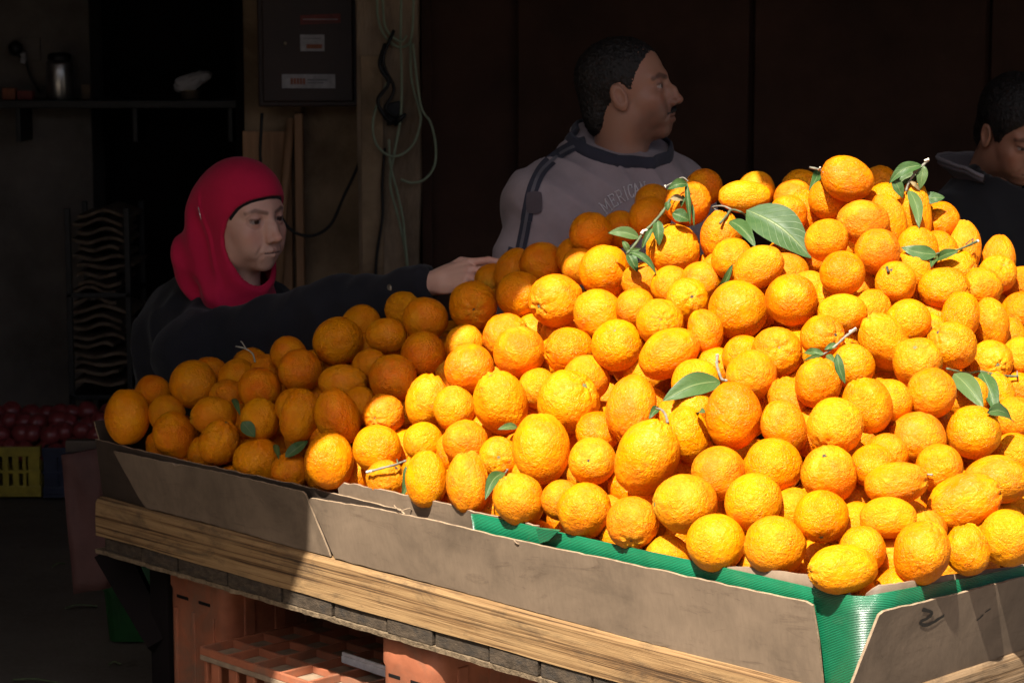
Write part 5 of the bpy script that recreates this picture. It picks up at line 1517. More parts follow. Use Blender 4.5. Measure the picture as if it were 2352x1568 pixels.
    for at, pts in ((Z3(895, 1185), [Z3(905, 1215), Z3(895, 1190), Z3(888, 1160)]), (Z5(1740, 840), None)):
        if pts:
            t = thing('leafy_twig', 'short dark stem stub on a round orange at the right', 'twig', CAM + ray(*at) * fruit_depth(*at), 'leafy twigs among the oranges')
            twig(t, pts, 0.003, 0.0022, 'calyx_dark', 0.004)
    t = thing('leafy_twig', 'tiny grey stem stub at the knobbly end of an oval orange', 'twig', CAM + ray(2135, 1090) * fruit_depth(2130, 1090), 'leafy twigs among the oranges')
    twig(t, [(2122, 1088), (2142, 1090)], 0.002, 0.0016, 'twig_grey', 0.006)
build_leaves()

# ------------------------------------------------------------------ implicit surfaces (smooth unions) turned into meshes
def surface_nets(f, lo, hi, h):
    lo = np.array(lo, float); hi = np.array(hi, float)
    n = np.ceil((hi - lo) / h).astype(int) + 1
    X, Y, Z = np.meshgrid(*[lo[i] + h * np.arange(n[i]) for i in range(3)], indexing='ij')
    val = f(X.ravel().astype(np.float32), Y.ravel().astype(np.float32), Z.ravel().astype(np.float32)).reshape(n)
    ins = val < 0
    c = n - 1
    cnt = np.zeros(c, np.float32); acc = np.zeros(tuple(c) + (3,), np.float32)
    corners = [(i, j, k) for i in (0, 1) for j in (0, 1) for k in (0, 1)]
    sl = lambda o: tuple(slice(o[a], o[a] + c[a]) for a in range(3))
    for a in range(3):
        for o in corners:
            if o[a]: continue
            o2 = list(o); o2[a] = 1
            v0, v1 = val[sl(o)], val[sl(o2)]
            m = (v0 < 0) != (v1 < 0)
            t = np.where(m, v0 / np.where(m, v0 - v1, 1), 0)
            cnt += m
            for b in range(3):
                acc[..., b] += np.where(m, (o[b] if b != a else t), 0)
    act = cnt > 0
    idx = -np.ones(c, np.int64); idx[act] = np.arange(act.sum())
    ijk = np.argwhere(act)
    V = lo + h * (ijk + acc[act] / cnt[act][:, None])
    F = []
    for a in range(3):
        b, d = (a + 1) % 3, (a + 2) % 3
        s0 = [slice(None)] * 3; s1 = [slice(None)] * 3
        s0[a] = slice(0, n[a] - 1); s1[a] = slice(1, n[a])
        x = ins[tuple(s0)] != ins[tuple(s1)]
        e = np.argwhere(x)
        e = e[(e[:, b] > 0) & (e[:, d] > 0) & (e[:, b] < n[b] - 1) & (e[:, d] < n[d] - 1)]
        flip = ins[tuple(e.T)]
        def cell(db, dd):
            q = e.copy(); q[:, b] += db; q[:, d] += dd
            return idx[tuple(q.T)]
        Q = np.stack([cell(-1, -1), cell(0, -1), cell(0, 0), cell(-1, 0)], 1)
        Q[~flip] = Q[~flip][:, ::-1]
        F.append(Q)
    F = np.concatenate(F); F = F[(F >= 0).all(1)]
    return V, F
def smin(a, b, k):
    h = np.clip(0.5 + 0.5 * (b - a) / k, 0, 1)
    return b + (a - b) * h - k * h * (1 - h)
def smax(a, b, k): return -smin(-a, -b, k)
def ell(x, y, z, c, r, R=None):
    x, y, z = x - c[0], y - c[1], z - c[2]
    if R is not None:
        x, y, z = R[0][0] * x + R[0][1] * y + R[0][2] * z, R[1][0] * x + R[1][1] * y + R[1][2] * z, R[2][0] * x + R[2][1] * y + R[2][2] * z
    k0 = np.sqrt((x / r[0]) ** 2 + (y / r[1]) ** 2 + (z / r[2]) ** 2)
    k1 = np.sqrt((x / r[0] ** 2) ** 2 + (y / r[1] ** 2) ** 2 + (z / r[2] ** 2) ** 2) + 1e-9
    return k0 * (k0 - 1) / k1
def cap(x, y, z, a, b, ra, rb=None):
    rb = ra if rb is None else rb
    bx, by, bz = b[0] - a[0], b[1] - a[1], b[2] - a[2]
    L = bx * bx + by * by + bz * bz + 1e-12
    t = np.clip(((x - a[0]) * bx + (y - a[1]) * by + (z - a[2]) * bz) / L, 0, 1)
    return np.sqrt((x - a[0] - t * bx) ** 2 + (y - a[1] - t * by) ** 2 + (z - a[2] - t * bz) ** 2) - (ra + (rb - ra) * t)
def rotm(ax, deg):
    return np.array(Matrix.Rotation(math.radians(deg), 3, ax))
def vnoise(P, sc, amp, seed=0):
    return np.array([noise.noise(Vector(p) * sc + Vector((seed, 0, 0))) for p in P]) * amp

# ------------------------------------------------------------------ heads: x forward, y to the person's left, z up, eyes at z = 0
def head_sdf(x, y, z, sex='m', mouth=0.0, frown=0.0):
    ya = np.abs(y)
    f = sex == 'f'
    d = ell(x, y, z, (-0.014, 0, 0.034), (0.099, 0.076, 0.087))
    d = smin(d, ell(x, y, z, (0.022, 0, -0.030), (0.067, 0.060, 0.086)), 0.03)
    d = smin(d, ell(x, ya, z, (0.000, 0.040, -0.070), (0.036, 0.020, 0.034)), 0.03)              # jaw angle
    d = smin(d, ell(x, y, z, (0.062, 0, -0.100), (0.022, 0.024, 0.018) if not f else (0.019, 0.020, 0.016)), 0.022)   # chin
    d = smin(d, cap(x, ya, z, (0.080, 0.0, 0.020), (0.064, 0.044, 0.020), 0.012 if not f else 0.010, 0.009), 0.016)   # brow
    d = smin(d, ell(x, ya, z, (0.052, 0.047, -0.030), (0.024, 0.016, 0.018)), 0.022)             # cheekbone
    d = smin(d, ell(x, ya, z, (0.055, 0.034, -0.058), (0.026, 0.020, 0.024)), 0.02)              # cheek
    d = smax(d, -ell(x, ya, z, (0.099, 0.033, 0.000), (0.020, 0.019, 0.0135)), 0.014)            # eye socket
    eb = np.sqrt((x - 0.0705) ** 2 + (ya - 0.0325) ** 2 + z ** 2)
    lid = smax(eb - 0.0150, -(z - 0.0035 + 0.10 * (ya - 0.0325)), 0.002)
    lid2 = smax(eb - 0.0146, (z + 0.0062), 0.002)
    d = smin(d, lid, 0.006); d = smin(d, lid2, 0.006)
    d = smin(d, eb - 0.0132, 0.001)
    hump = 0.003 if not f else 0.0
    d = smin(d, cap(x, y, z, (0.083, 0, 0.010), (0.0985 + hump, 0, -0.014), 0.0075, 0.0075), 0.010)
    d = smin(d, cap(x, y, z, (0.0985 + hump, 0, -0.014), (0.108, 0, -0.036), 0.0075, 0.0105), 0.007)   # nose
    d = smin(d, ell(x, y, z, (0.1095, 0, -0.0375), (0.0115, 0.0115, 0.0095)), 0.005)
    d = smin(d, ell(x, ya, z, (0.088, 0.0095, -0.024), (0.014, 0.0095, 0.022)), 0.006)
    d = smin(d, ell(x, ya, z, (0.098, 0.0125, -0.0415), (0.0115, 0.0075, 0.008)), 0.005)          # wings
    d = smax(d, -ell(x, ya, z, (0.103, 0.0065, -0.0475), (0.006, 0.0035, 0.004)), 0.002)         # nostrils
    d = smin(d, ell(x, y, z, (0.072, 0, -0.070), (0.022, 0.032, 0.024)), 0.018)                  # muzzle
    d = smin(d, cap(x, ya, z, (0.0935, 0.004, -0.0655), (0.083, 0.023, -0.071), 0.0055, 0.003), 0.004)   # upper lip
    d = smin(d, cap(x, ya, z, (0.0915, 0.0, -0.0775 - mouth), (0.082, 0.021, -0.0725), 0.0065, 0.003), 0.004)  # lower lip
    d = smax(d, -cap(x, ya, z, (0.101, 0.0, -0.0715 - mouth * 0.5), (0.089, 0.023, -0.072), 0.0014 + mouth * 0.6, 0.0012), 0.002)
    d = smax(d, -cap(x, ya, z, (0.0925, 0.0265, -0.052), (0.081, 0.036, -0.076), 0.0022, 0.0018), 0.007)    # fold to the mouth
    if f: d = smax(d, -cap(x, ya, z, (0.085, 0.028, -0.078), (0.074, 0.033, -0.093), 0.003, 0.002), 0.008)
    if frown: d = smax(d, -cap(x, ya, z, (0.0975, 0.006, 0.014), (0.094, 0.007, 0.028), 0.0022, 0.001), 0.004)
    # neck
    d = smin(d, cap(x, y, z, (-0.028, 0, -0.06), (-0.042, 0, -0.22), 0.058 if not f else 0.048, 0.064 if not f else 0.055), 0.03)
    if f: return d
    # ears
    R = rotm('Y', 14) @ rotm('Z', 0)
    ear = ell(x, ya, z, (-0.012, 0.079, -0.012), (0.018, 0.0085, 0.032), R)
    conch = ell(x, ya, z, (-0.008, 0.0865, -0.010), (0.0105, 0.007, 0.018), R)
    ear = smax(ear, -conch, 0.004)
    return smin(d, ear, 0.006)
def head_tint(V, base, lips, sex, beard=0.0):
    x, y, z = V[:, 0], V[:, 1], V[:, 2]; ya = np.abs(y)
    C = np.tile(np.array(base, float), (len(V), 1))
    def mixc(col, w):
        w = np.clip(w, 0, 1)[:, None]; C[:] = C * (1 - w) + np.array(col) * w
    mixc((base[0] * 1.05, base[1] * 0.72, base[2] * 0.66), 0.5 * np.exp(-((ya - 0.045) / 0.02) ** 2 - ((z + 0.035) / 0.022) ** 2) * (x > 0.03))
    mixc((base[0] * 0.95, base[1] * 0.66, base[2] * 0.6), 0.5 * np.exp(-(ya / 0.018) ** 2 - ((z + 0.036) / 0.014) ** 2) * (x > 0.09))
    if beard:
        w = np.exp(-((np.minimum(z + 0.055, 0)) / 0.03) ** 2 * 0) * ((z < -0.050) & (z > -0.135) & (x > -0.005))
        w = np.clip((-0.038 - 0.55 * np.clip(0.07 - x, 0, 1) - z + 0.02) / 0.035, 0, 1) * np.clip((x + 0.005) / 0.03, 0, 1) * np.clip((z + 0.15) / 0.03, 0, 1)
        mixc((base[0] * 0.42, base[1] * 0.42, base[2] * 0.45), beard * w)
    lipd = np.minimum(cap(x, ya, z, (0.0935, 0.002, -0.0660), (0.083, 0.022, -0.0715), 0.004, 0.0018), cap(x, ya, z, (0.0915, 0.0, -0.0775), (0.083, 0.020, -0.0735), 0.0045, 0.002))
    mixc(lips, np.clip((0.0022 - lipd) / 0.0018, 0, 1) * 0.85)
    mixc((0.03, 0.012, 0.01), (np.abs(z + 0.0718) < 0.0012) & (ya < 0.022) & (x > 0.075))
    eb = np.sqrt((x - 0.0705) ** 2 + (ya - 0.0325) ** 2 + z ** 2)
    eye = (eb < 0.01385) & (x > 0.07)
    mixc((0.26, 0.22, 0.20), eye * 1.0)
    gx = ya - 0.0325 + 0.0
    iris = eye & ((np.sqrt((y - np.sign(y) * 0.0325 + 0.002) ** 2 + (z + 0.001) ** 2)) < 0.0062)
    mixc((0.02, 0.012, 0.008), iris * 1.0)
    lash = (np.abs(eb - 0.0148) < 0.0012) & (np.abs(z - 0.0035) < 0.0022) & (x > 0.07)
    mixc((0.03, 0.02, 0.018), lash * 0.85)
    mixc((base[0] * 0.6, base[1] * 0.5, base[2] * 0.5), 0.4 * ((eb > 0.0138) & (eb < 0.021) & (x > 0.065)))
    brow = cap(x, ya, z, (0.092, 0.013, 0.0165), (0.080, 0.036, 0.0235), 0.0, 0.0)
    brow = np.minimum(brow, cap(x, ya, z, (0.080, 0.036, 0.0235), (0.066, 0.052, 0.018), 0.0, 0.0))
    wd = 0.0035 if sex == 'm' else 0.0022
    mixc((0.018, 0.012, 0.01) if sex == 'm' else (0.10, 0.055, 0.04), np.clip((wd + 0.004 - brow) / 0.003, 0, 1) * 0.7 * (x > 0.05))
    return C
def add_tint(me, C):
    a = me.color_attributes.new('tint', 'FLOAT_COLOR', 'POINT')
    a.data.foreach_set('color', np.concatenate([C, np.ones((len(C), 1))], 1).astype(np.float32).ravel())
def merged(parts):
    """parts: list of (V, F, C) joined into one body"""
    Vs, Fs, Cs, o = [], [], [], 0
    for V, F, C in parts:
        Vs.append(V); Fs.append(F + o); Cs.append(C); o += len(V)
    return np.concatenate(Vs), np.concatenate(Fs), np.concatenate(Cs)
def np_mesh(name, V, F, mat, parent, C=None):
    me = bpy.data.meshes.new(name)
    me.vertices.add(len(V)); me.vertices.foreach_set('co', V.astype(np.float32).ravel())
    me.loops.add(F.size); me.loops.foreach_set('vertex_index', F.astype(np.int32).ravel())
    me.polygons.add(len(F)); me.polygons.foreach_set('loop_start', (np.arange(len(F)) * F.shape[1]).astype(np.int32))
    me.update(calc_edges=True); me.validate(); smooth(me)
    for m in (mat if isinstance(mat, (list, tuple)) else [mat]): me.materials.append(m)
    if C is not None: add_tint(me, C)
    o = bpy.data.objects.new(name, me); link(o, parent)
    if parent is not None: o.location = -parent.location
    return o
def xf(V, Mx):
    Mx = np.array(Mx); return V @ Mx[:3, :3].T + Mx[:3, 3]
def head_matrix(loc, yaw, pitch=0, roll=0, s=1.0):
    """yaw: 0 faces the camera, + turns to the picture's right; pitch + looks down"""
    return Matrix.Translation(loc) @ Matrix.Rotation(math.radians(-90 + yaw), 4, 'Z') @ Matrix.Rotation(math.radians(pitch), 4, 'Y') @ Matrix.Rotation(math.radians(roll), 4, 'X') @ Matrix.Scale(s, 4)

# ------------------------------------------------------------------ hands: wrist at origin, x towards the fingers, z = back of the hand, thumb towards +y * side
def hand_sdf(x, y, z, side, curls, spread=1.0, thumb_curl=25):
    y = y * side
    d = ell(x, y, z, (0.048, 0.0, 0.0), (0.050, 0.040, 0.0145))
    d = smin(d, cap(x, y, z, (-0.05, 0, 0), (0.02, 0, 0), 0.027, 0.026), 0.02)
    spec = [(0.030, 0.088, (0.043, 0.026, 0.021), 0.0092, 6), (0.0095, 0.093, (0.047, 0.030, 0.022), 0.0095, 1), (-0.0115, 0.090, (0.043, 0.028, 0.021), 0.0090, -4), (-0.030, 0.082, (0.034, 0.021, 0.019), 0.0080, -10)]
    fin = None
    for (fy, fx, ls, r, sp), cu in zip(spec, curls):
        a = np.array((fx, fy, 0.002)); an = 0.0; f = None; sp_ = math.radians(sp * spread)
        q = smin(d, cap(x, y, z, (0.04, fy * 0.7, 0.003), a, 0.010, 0.0108), 0.008)
        d = q
        for L, c, rr in zip(ls, cu, (r, r * 0.93, r * 0.84)):
            an += math.radians(c)
            b = a + L * np.array((math.cos(an) * math.cos(sp_), math.cos(an) * math.sin(sp_), -math.sin(an)))
            s = cap(x, y, z, a, b, rr * 1.04, rr * 0.92)
            f = s if f is None else smin(f, s, 0.002); a = b
        d = smin(d, f, 0.004)
    a = np.array((0.020, 0.030, -0.006)); tc = math.radians(thumb_curl)
    p1 = a + 0.042 * np.array((0.70, 0.62, -0.35)); p2 = p1 + 0.032 * np.array((math.cos(tc) * 0.95, 0.25, -math.sin(tc))); p3 = p2 + 0.026 * np.array((math.cos(tc) * 0.98, 0.02, -math.sin(tc)))
    d = smin(d, cap(x, y, z, (0.012, 0.016, -0.002), p1, 0.016, 0.0125), 0.010)
    d = smin(d, cap(x, y, z, p1, p2, 0.0118, 0.0108), 0.003); d = smin(d, cap(x, y, z, p2, p3, 0.0105, 0.009), 0.003)
    return d
def frame(origin, fwd, up):
    fwd = Vector(fwd).normalized(); up = Vector(up); up = (up - fwd * up.dot(fwd)).normalized(); left = up.cross(fwd)
    Mx = Matrix((( fwd.x, left.x, up.x, origin[0]), (fwd.y, left.y, up.y, origin[1]), (fwd.z, left.z, up.z, origin[2]), (0, 0, 0, 1)))
    return Mx
def make_hand(origin, fwd, up, side, curls, base, s=1.0, h=0.0022, **kw):
    V, F = surface_nets(lambda x, y, z: hand_sdf(x, y, z, side, curls, **kw), (-0.06, -0.09, -0.13), (0.21, 0.09, 0.04), h)
    C = np.tile(np.array(base, float), (len(V), 1))
    # knuckles and fingertips a little redder
    C[:, 1:] *= (1 - 0.12 * np.clip((V[:, 0:1] - 0.08) / 0.03, 0, 1))
    return xf(V * s, frame(origin, fwd, up)), F, C

def trace_down(pelv_z): pass
def body_sdf(x, y, z, J, grow=0.0, parts='tla', k=0.05):
    """J: joint positions (world); a plain clothed build. parts t torso, l legs, a arms"""
    d = None
    def u(s, kk=k):
        nonlocal d
        d = s if d is None else smin(d, s, kk)
    if 't' in parts:
        for a, b, ra, rb in J['torso']: u(cap(x, y, z, a, b, ra + grow, rb + grow), 0.07)
    if 'l' in parts:
        for a, b, ra, rb in J['legs']: u(cap(x, y, z, a, b, ra + grow, rb + grow), 0.04)
    if 'a' in parts:
        for a, b, ra, rb in J['arms']: u(cap(x, y, z, a, b, ra + grow, rb + grow), 0.04)
    return d
def bounds(segs, pad):
    P = np.array([p for s in segs for p in (tuple(s[0]), tuple(s[1]))]); R = max(max(s[2], s[3]) for s in segs)
    return P.min(0) - R - pad, P.max(0) + R + pad

def wrinkle(V, F, amp, sc, seed, stretch=(1, 1, 1), axes=None):
    """cloth folds: push along the normal by ridged noise"""
    me = bpy.data.meshes.new('tmp'); me.from_pydata(V.tolist(), [], F.tolist()); me.update()
    N = np.zeros(len(V) * 3); me.vertices.foreach_get('normal', N); N = N.reshape(-1, 3)
    bpy.data.meshes.remove(me)
    st = np.array(stretch) * sc
    Q = (V if axes is None else V @ np.array([tuple(a) for a in axes]).T) * st
    D = np.array([1 - 2 * abs(noise.noise(Vector(p) + Vector((seed, seed * 2, 0)))) + 0.4 * noise.noise(Vector(p * 2.3)) for p in Q])
    return V + N * (amp * D)[:, None]

SK_W = (0.62, 0.37, 0.28); SK_M = (0.30, 0.155, 0.10); SK_B = (0.30, 0.15, 0.095)
RELAX = [(18, 22, 14), (20, 25, 15), (22, 26, 16), (26, 28, 18)]

# ================================================================== the woman
def build_woman():
    yw = 5.36
    c = at_y(563, 497, yw)                     # between the eyes, at head centre
    t = thing('person', 'woman in red headscarf and black coat reaching for an orange', 'person', (c.x - 0.12, yw + 0.22, 0))
    HM = head_matrix(c, 46, 2, 3, 1.06)
    V, F = surface_nets(lambda x, y, z: head_sdf(x, y, z, 'f', 0.0, 1), (-0.13, -0.10, -0.235), (0.13, 0.10, 0.135), 0.0021)
    C = head_tint(V, SK_W, (0.36, 0.12, 0.10), 'f')
    parts = [(xf(V, HM), F, C)]
    fwd = (HM.to_3x3() @ Vector((1, 0, 0))); fwd.z = 0; fwd.normalize()
    tf = Vector((math.sin(math.radians(60)), -math.cos(math.radians(60)), 0))      # chest direction
    rt = Vector((tf.y, -tf.x, 0))                                                   # her right, nearer the camera
    neck = HM @ Vector((-0.045, 0, -0.20))
    ch = neck + Vector((0, 0, -0.05))
    shR = ch + rt * 0.165 + Vector((0, 0, -0.055)); shL = ch - rt * 0.165 + Vector((0, 0, -0.06))
    wrist = at_y(994, 650, 4.99); elbow = at_y(770, 722, 5.14)
    hipc = Vector((-0.74, 5.68, 0.86))
    ground = lambda p: Vector((p.x, p.y, 0.07))
    kn = lambda s: Vector((hipc.x - 0.02, hipc.y + 0.02, 0.47)) + rt * (0.09 * s)
    an = lambda s: Vector((hipc.x - 0.03, hipc.y + 0.06, 0.08)) + rt * (0.10 * s)
    elL = shL + Vector((0.08, -0.02, -0.26)); wrL = elL + Vector((0.20, -0.10, -0.08))
    J = dict(torso=[(neck + Vector((0, 0, 0.02)), ch, 0.055, 0.07), (shR, shL, 0.062, 0.062), (ch + Vector((0, 0, -0.09)) + rt * 0.05, hipc.lerp(ch, 0.55) + rt * 0.04, 0.115, 0.118), (ch + Vector((0, 0, -0.09)) - rt * 0.05, hipc.lerp(ch, 0.55) - rt * 0.04, 0.115, 0.118), (hipc.lerp(ch, 0.55), hipc, 0.125, 0.14), (hipc + rt * 0.06, hipc - rt * 0.06, 0.13, 0.13)],
             legs=[s for k in (1, -1) for s in ((hipc + rt * 0.09 * k, kn(k), 0.085, 0.055), (kn(k), an(k), 0.055, 0.04), (an(k) + Vector((0, 0, -0.045)), an(k) + tf * 0.14 + Vector((0, 0, -0.052)), 0.035, 0.028))],
             arms=[(shR, elbow, 0.052, 0.040), (elbow, wrist, 0.040, 0.027), (shL, elL, 0.050, 0.040), (elL, wrL, 0.040, 0.027)])
    lo, hi = bounds(J['torso'] + J['legs'] + J['arms'], 0.02)
    Vb, Fb = surface_nets(lambda x, y, z: body_sdf(x, y, z, J, -0.012), lo, hi, 0.013)
    parts.append((Vb, Fb, np.tile(np.array(SK_W), (len(Vb), 1))))
    # reaching hand lies over the rough orange, fingers curled down on it
    wdir = (at_y(1058, 632, 4.965) - wrist)
    hand = make_hand(wrist + wdir.normalized() * 0.004, wdir.normalized() + Vector((0, -0.12, -0.02)), Vector((-0.10, -0.85, 0.75)), 1.0, [(16, 26, 18), (26, 38, 24), (36, 44, 28), (46, 50, 30)], SK_W, 1.0, 0.0022, spread=0.8, thumb_curl=45)
    parts.append(hand)
    parts.append(make_hand(wrL, (wrL - elL), Vector((0, -1, 0.6)), -1.0, RELAX, SK_W, 0.92, 0.004))
    V, F, C = merged(parts)
    np_mesh('body', V, F, M['skin'], t, C)
    # coat with long reaching sleeve
    CJ = dict(torso=J['torso'][1:] + [(hipc + rt * 0.07, hipc + rt * 0.10 + Vector((0.0, 0, -0.34)), 0.135, 0.15), (hipc - rt * 0.07, hipc - rt * 0.10 + Vector((0, 0, -0.34)), 0.135, 0.15)], legs=[], arms=[(shR, elbow, 0.066, 0.056), (elbow, wrist - wdir.normalized() * 0.030, 0.054, 0.024), (shL, elL, 0.066, 0.054), (elL, wrL, 0.054, 0.042)])
    lo, hi = bounds(CJ['torso'] + CJ['arms'], 0.05)
    def coat(x, y, z):
        d = body_sdf(x, y, z, CJ, 0.016, 'ta', 0.05)
        return smax(d, -(cap(x, y, z, wrist + wdir.normalized() * 0.045, wrist + wdir * 2, 0.06)), 0.003)
    V, F = surface_nets(coat, lo, hi, 0.008)
    V = wrinkle(V, F, 0.012, 9.0, 3, (1.2, 0.8, 0.9))
    ct = np_mesh('coat', V, F, M['coat'], t)
    # cuff button
    pb = at_y(888, 664, 4.98); bv = None
    d = (wrist - elbow).normalized()
    cx = elbow.lerp(wrist, 0.5)
    V, F = lathe([(0.001, 0.006), (0.004, 0.0055), (0.010, 0.003), (0.0125, 0.001), (0.012, -0.002)], (0, 0, 0), 16)
    tq = (elbow - elbow + (wrist - elbow)).normalized()
    s = ((pb - elbow).dot(tq)) / (wrist - elbow).length
    axp = elbow.lerp(wrist, s)
    nrm = Vector((0.12, -0.9, 0.42)); nrm = (nrm - tq * nrm.dot(tq)).normalized()
    pos = axp + nrm * (0.054 + (0.024 - 0.054) * s + 0.019)
    R = nrm.to_track_quat('Z', 'Y').to_matrix()
    mesh_ob('cuff_button', [pos + R @ v for v in V], F, M['button'], ct, True)
    # trousers and shoes
    lo, hi = bounds(J['legs'][:2] + J['legs'][3:5], 0.03)
    V, F = surface_nets(lambda x, y, z: body_sdf(x, y, z, dict(J, legs=J['legs'][:2] + J['legs'][3:5]), 0.016, 'l'), lo, hi, 0.012)
    np_mesh('trousers', V, F, M['trousers'], t)
    for k in (1, -1):
        a = an(k)
        V, F = surface_nets(lambda x, y, z: np.maximum(smin(cap(x, y, z, a + Vector((0, 0, -0.035)), a + tf * 0.15 + Vector((0, 0, -0.048)), 0.046, 0.036), cap(x, y, z, a, a + Vector((0, 0, 0.02)), 0.045), 0.02), -(z - 0.001)), a + Vector((-0.25, -0.25, -0.12)), a + Vector((0.25, 0.25, 0.1)), 0.008)
        np_mesh('shoe', V, F, M['shoe'], t)
    # headscarf: tight over the skull, round the cheeks and under the chin, a loose tail behind
    def opening(x, y, z):
        return np.interp(z, [-0.24, -0.21, -0.165, -0.140, -0.115, -0.09, -0.06, -0.035, 0.0, 0.03, 0.045, 0.058, 0.075], [0.16, 0.12, 0.062, 0.044, 0.030, 0.018, 0.010, 0.008, 0.026, 0.050, 0.070, 0.10, 0.16]).astype(np.float32) - x
    def scarf(x, y, z):
        d = ell(x, y, z, (-0.014, 0, 0.036), (0.110, 0.087, 0.096))
        d = smin(d, ell(x, y, z, (0.010, 0, -0.036), (0.078, 0.073, 0.098)), 0.03)
        d = smin(d, cap(x, y, z, (-0.02, 0, -0.09), (-0.036, 0, -0.175), 0.068, 0.085), 0.04)
        d = smin(d, ell(x, y, z, (-0.008, 0, -0.155), (0.052, 0.056, 0.040)), 0.03)
        # tail at the back and its flap on the near side
        d = smin(d, cap(x, y, z, (-0.075, -0.02, 0.02), (-0.125, -0.045, -0.10), 0.048, 0.030), 0.05)
        d = smin(d, ell(x, y, z, (-0.105, -0.040, -0.100), (0.050, 0.060, 0.075)), 0.03)
        d = smin(d, cap(x, y, z, (0.0, -0.02, -0.150), (0.050, 0.0, -0.200), 0.040, 0.012), 0.03)
        # folds running down from the pin
        w = np.sin(95 * (x * 0.8 + y * 0.45 + z * 0.30)) * np.clip((-0.01 - x) / 0.05, 0, 1) * np.clip((0.05 - z) / 0.06, 0, 1)
        w2 = np.sin(70 * (z + 0.9 * x) + 2) * np.clip((-0.085 - z) / 0.04, 0, 1)
        d = d - 0.0065 * w - 0.0035 * w2
        # overlapping layer edge in front of the tail
        d = d - 0.009 * (1 / (1 + np.exp(-(( -0.030 - 0.25 * (z + 0.03)) - x) / 0.0016))) * np.clip((0.075 - z) / 0.07, 0, 1) * np.clip((0.03 - y) / 0.02, 0, 1)
        return d
    def shell(x, y, z, th):
        o = scarf(x, y, z)
        d = np.maximum(o, -(o + th))
        d = smax(d, -opening(x, y, z), 0.003)
        return d
    V, F = surface_nets(lambda x, y, z: shell(x, y, z, 0.010), (-0.20, -0.13, -0.28), (0.14, 0.12, 0.15), 0.003)
    V = xf(V, HM)
    sc = np_mesh('headscarf', V, F, M['scarf'], t)
    def band(x, y, z):
        o = scarf(x, y, z) + 0.0065
        d = np.maximum(o, -(o + 0.006))
        d = smax(d, -(opening(x, y, z + 0.0045) + 0.0025), 0.002)
        return np.maximum(np.maximum(d, -(x - 0.03)), -(z - 0.0))
    V, F = surface_nets(band, (-0.02, -0.10, -0.02), (0.14, 0.10, 0.13), 0.0025)
    np_mesh('underscarf', xf(V, HM), F, M['underscarf'], t)
    pv = [HM @ Vector(p) for p in ((-0.038, -0.100, 0.028), (-0.026, -0.1035, 0.002))]
    Vt, Ft = tube(pv, [0.0016, 0.0008], 6); mesh_ob('scarf_pin', Vt, Ft, M['pin'], sc, True)
build_woman()

# ================================================================== the man with the lettered shirt
STROKES = {   # serif capitals as polylines on a unit box
 'A': [[(0.08, 0), (0.5, 1), (0.92, 0)], [(0.25, 0.38), (0.75, 0.38)], [(0, 0), (0.2, 0)], [(0.78, 0), (1, 0)]],
 'M': [[(0.12, 0), (0.12, 1), (0.5, 0.25), (0.88, 1), (0.88, 0)], [(0, 0), (0.25, 0)], [(0.75, 0), (1, 0)], [(0, 1), (0.14, 1)], [(0.86, 1), (1, 1)]],
 'E': [[(0.9, 0.2), (0.9, 0), (0.18, 0), (0.18, 1), (0.88, 1), (0.88, 0.8)], [(0.18, 0.52), (0.62, 0.52)], [(0.62, 0.42), (0.62, 0.62)], [(0.02, 0), (0.2, 0)], [(0.02, 1), (0.2, 1)]],
 'R': [[(0.18, 0), (0.18, 1), (0.65, 1), (0.85, 0.86), (0.85, 0.64), (0.65, 0.5), (0.18, 0.5)], [(0.55, 0.5), (0.9, 0)], [(0.02, 0), (0.36, 0)], [(0.8, 0), (1, 0)], [(0.02, 1), (0.2, 1)]],
 'I': [[(0.5, 0), (0.5, 1)], [(0.25, 0), (0.75, 0)], [(0.25, 1), (0.75, 1)]],
 'C': [[(0.9, 0.78), (0.85, 0.92), (0.6, 1), (0.35, 0.95), (0.15, 0.7), (0.15, 0.3), (0.35, 0.05), (0.6, 0), (0.85, 0.1), (0.9, 0.25)], [(0.9, 0.72), (0.9, 1)]],
 'N': [[(0.15, 0), (0.15, 1), (0.82, 0), (0.82, 1)], [(0, 0), (0.3, 0)], [(0, 1), (0.16, 1)], [(0.68, 1), (0.98, 1)]],
}
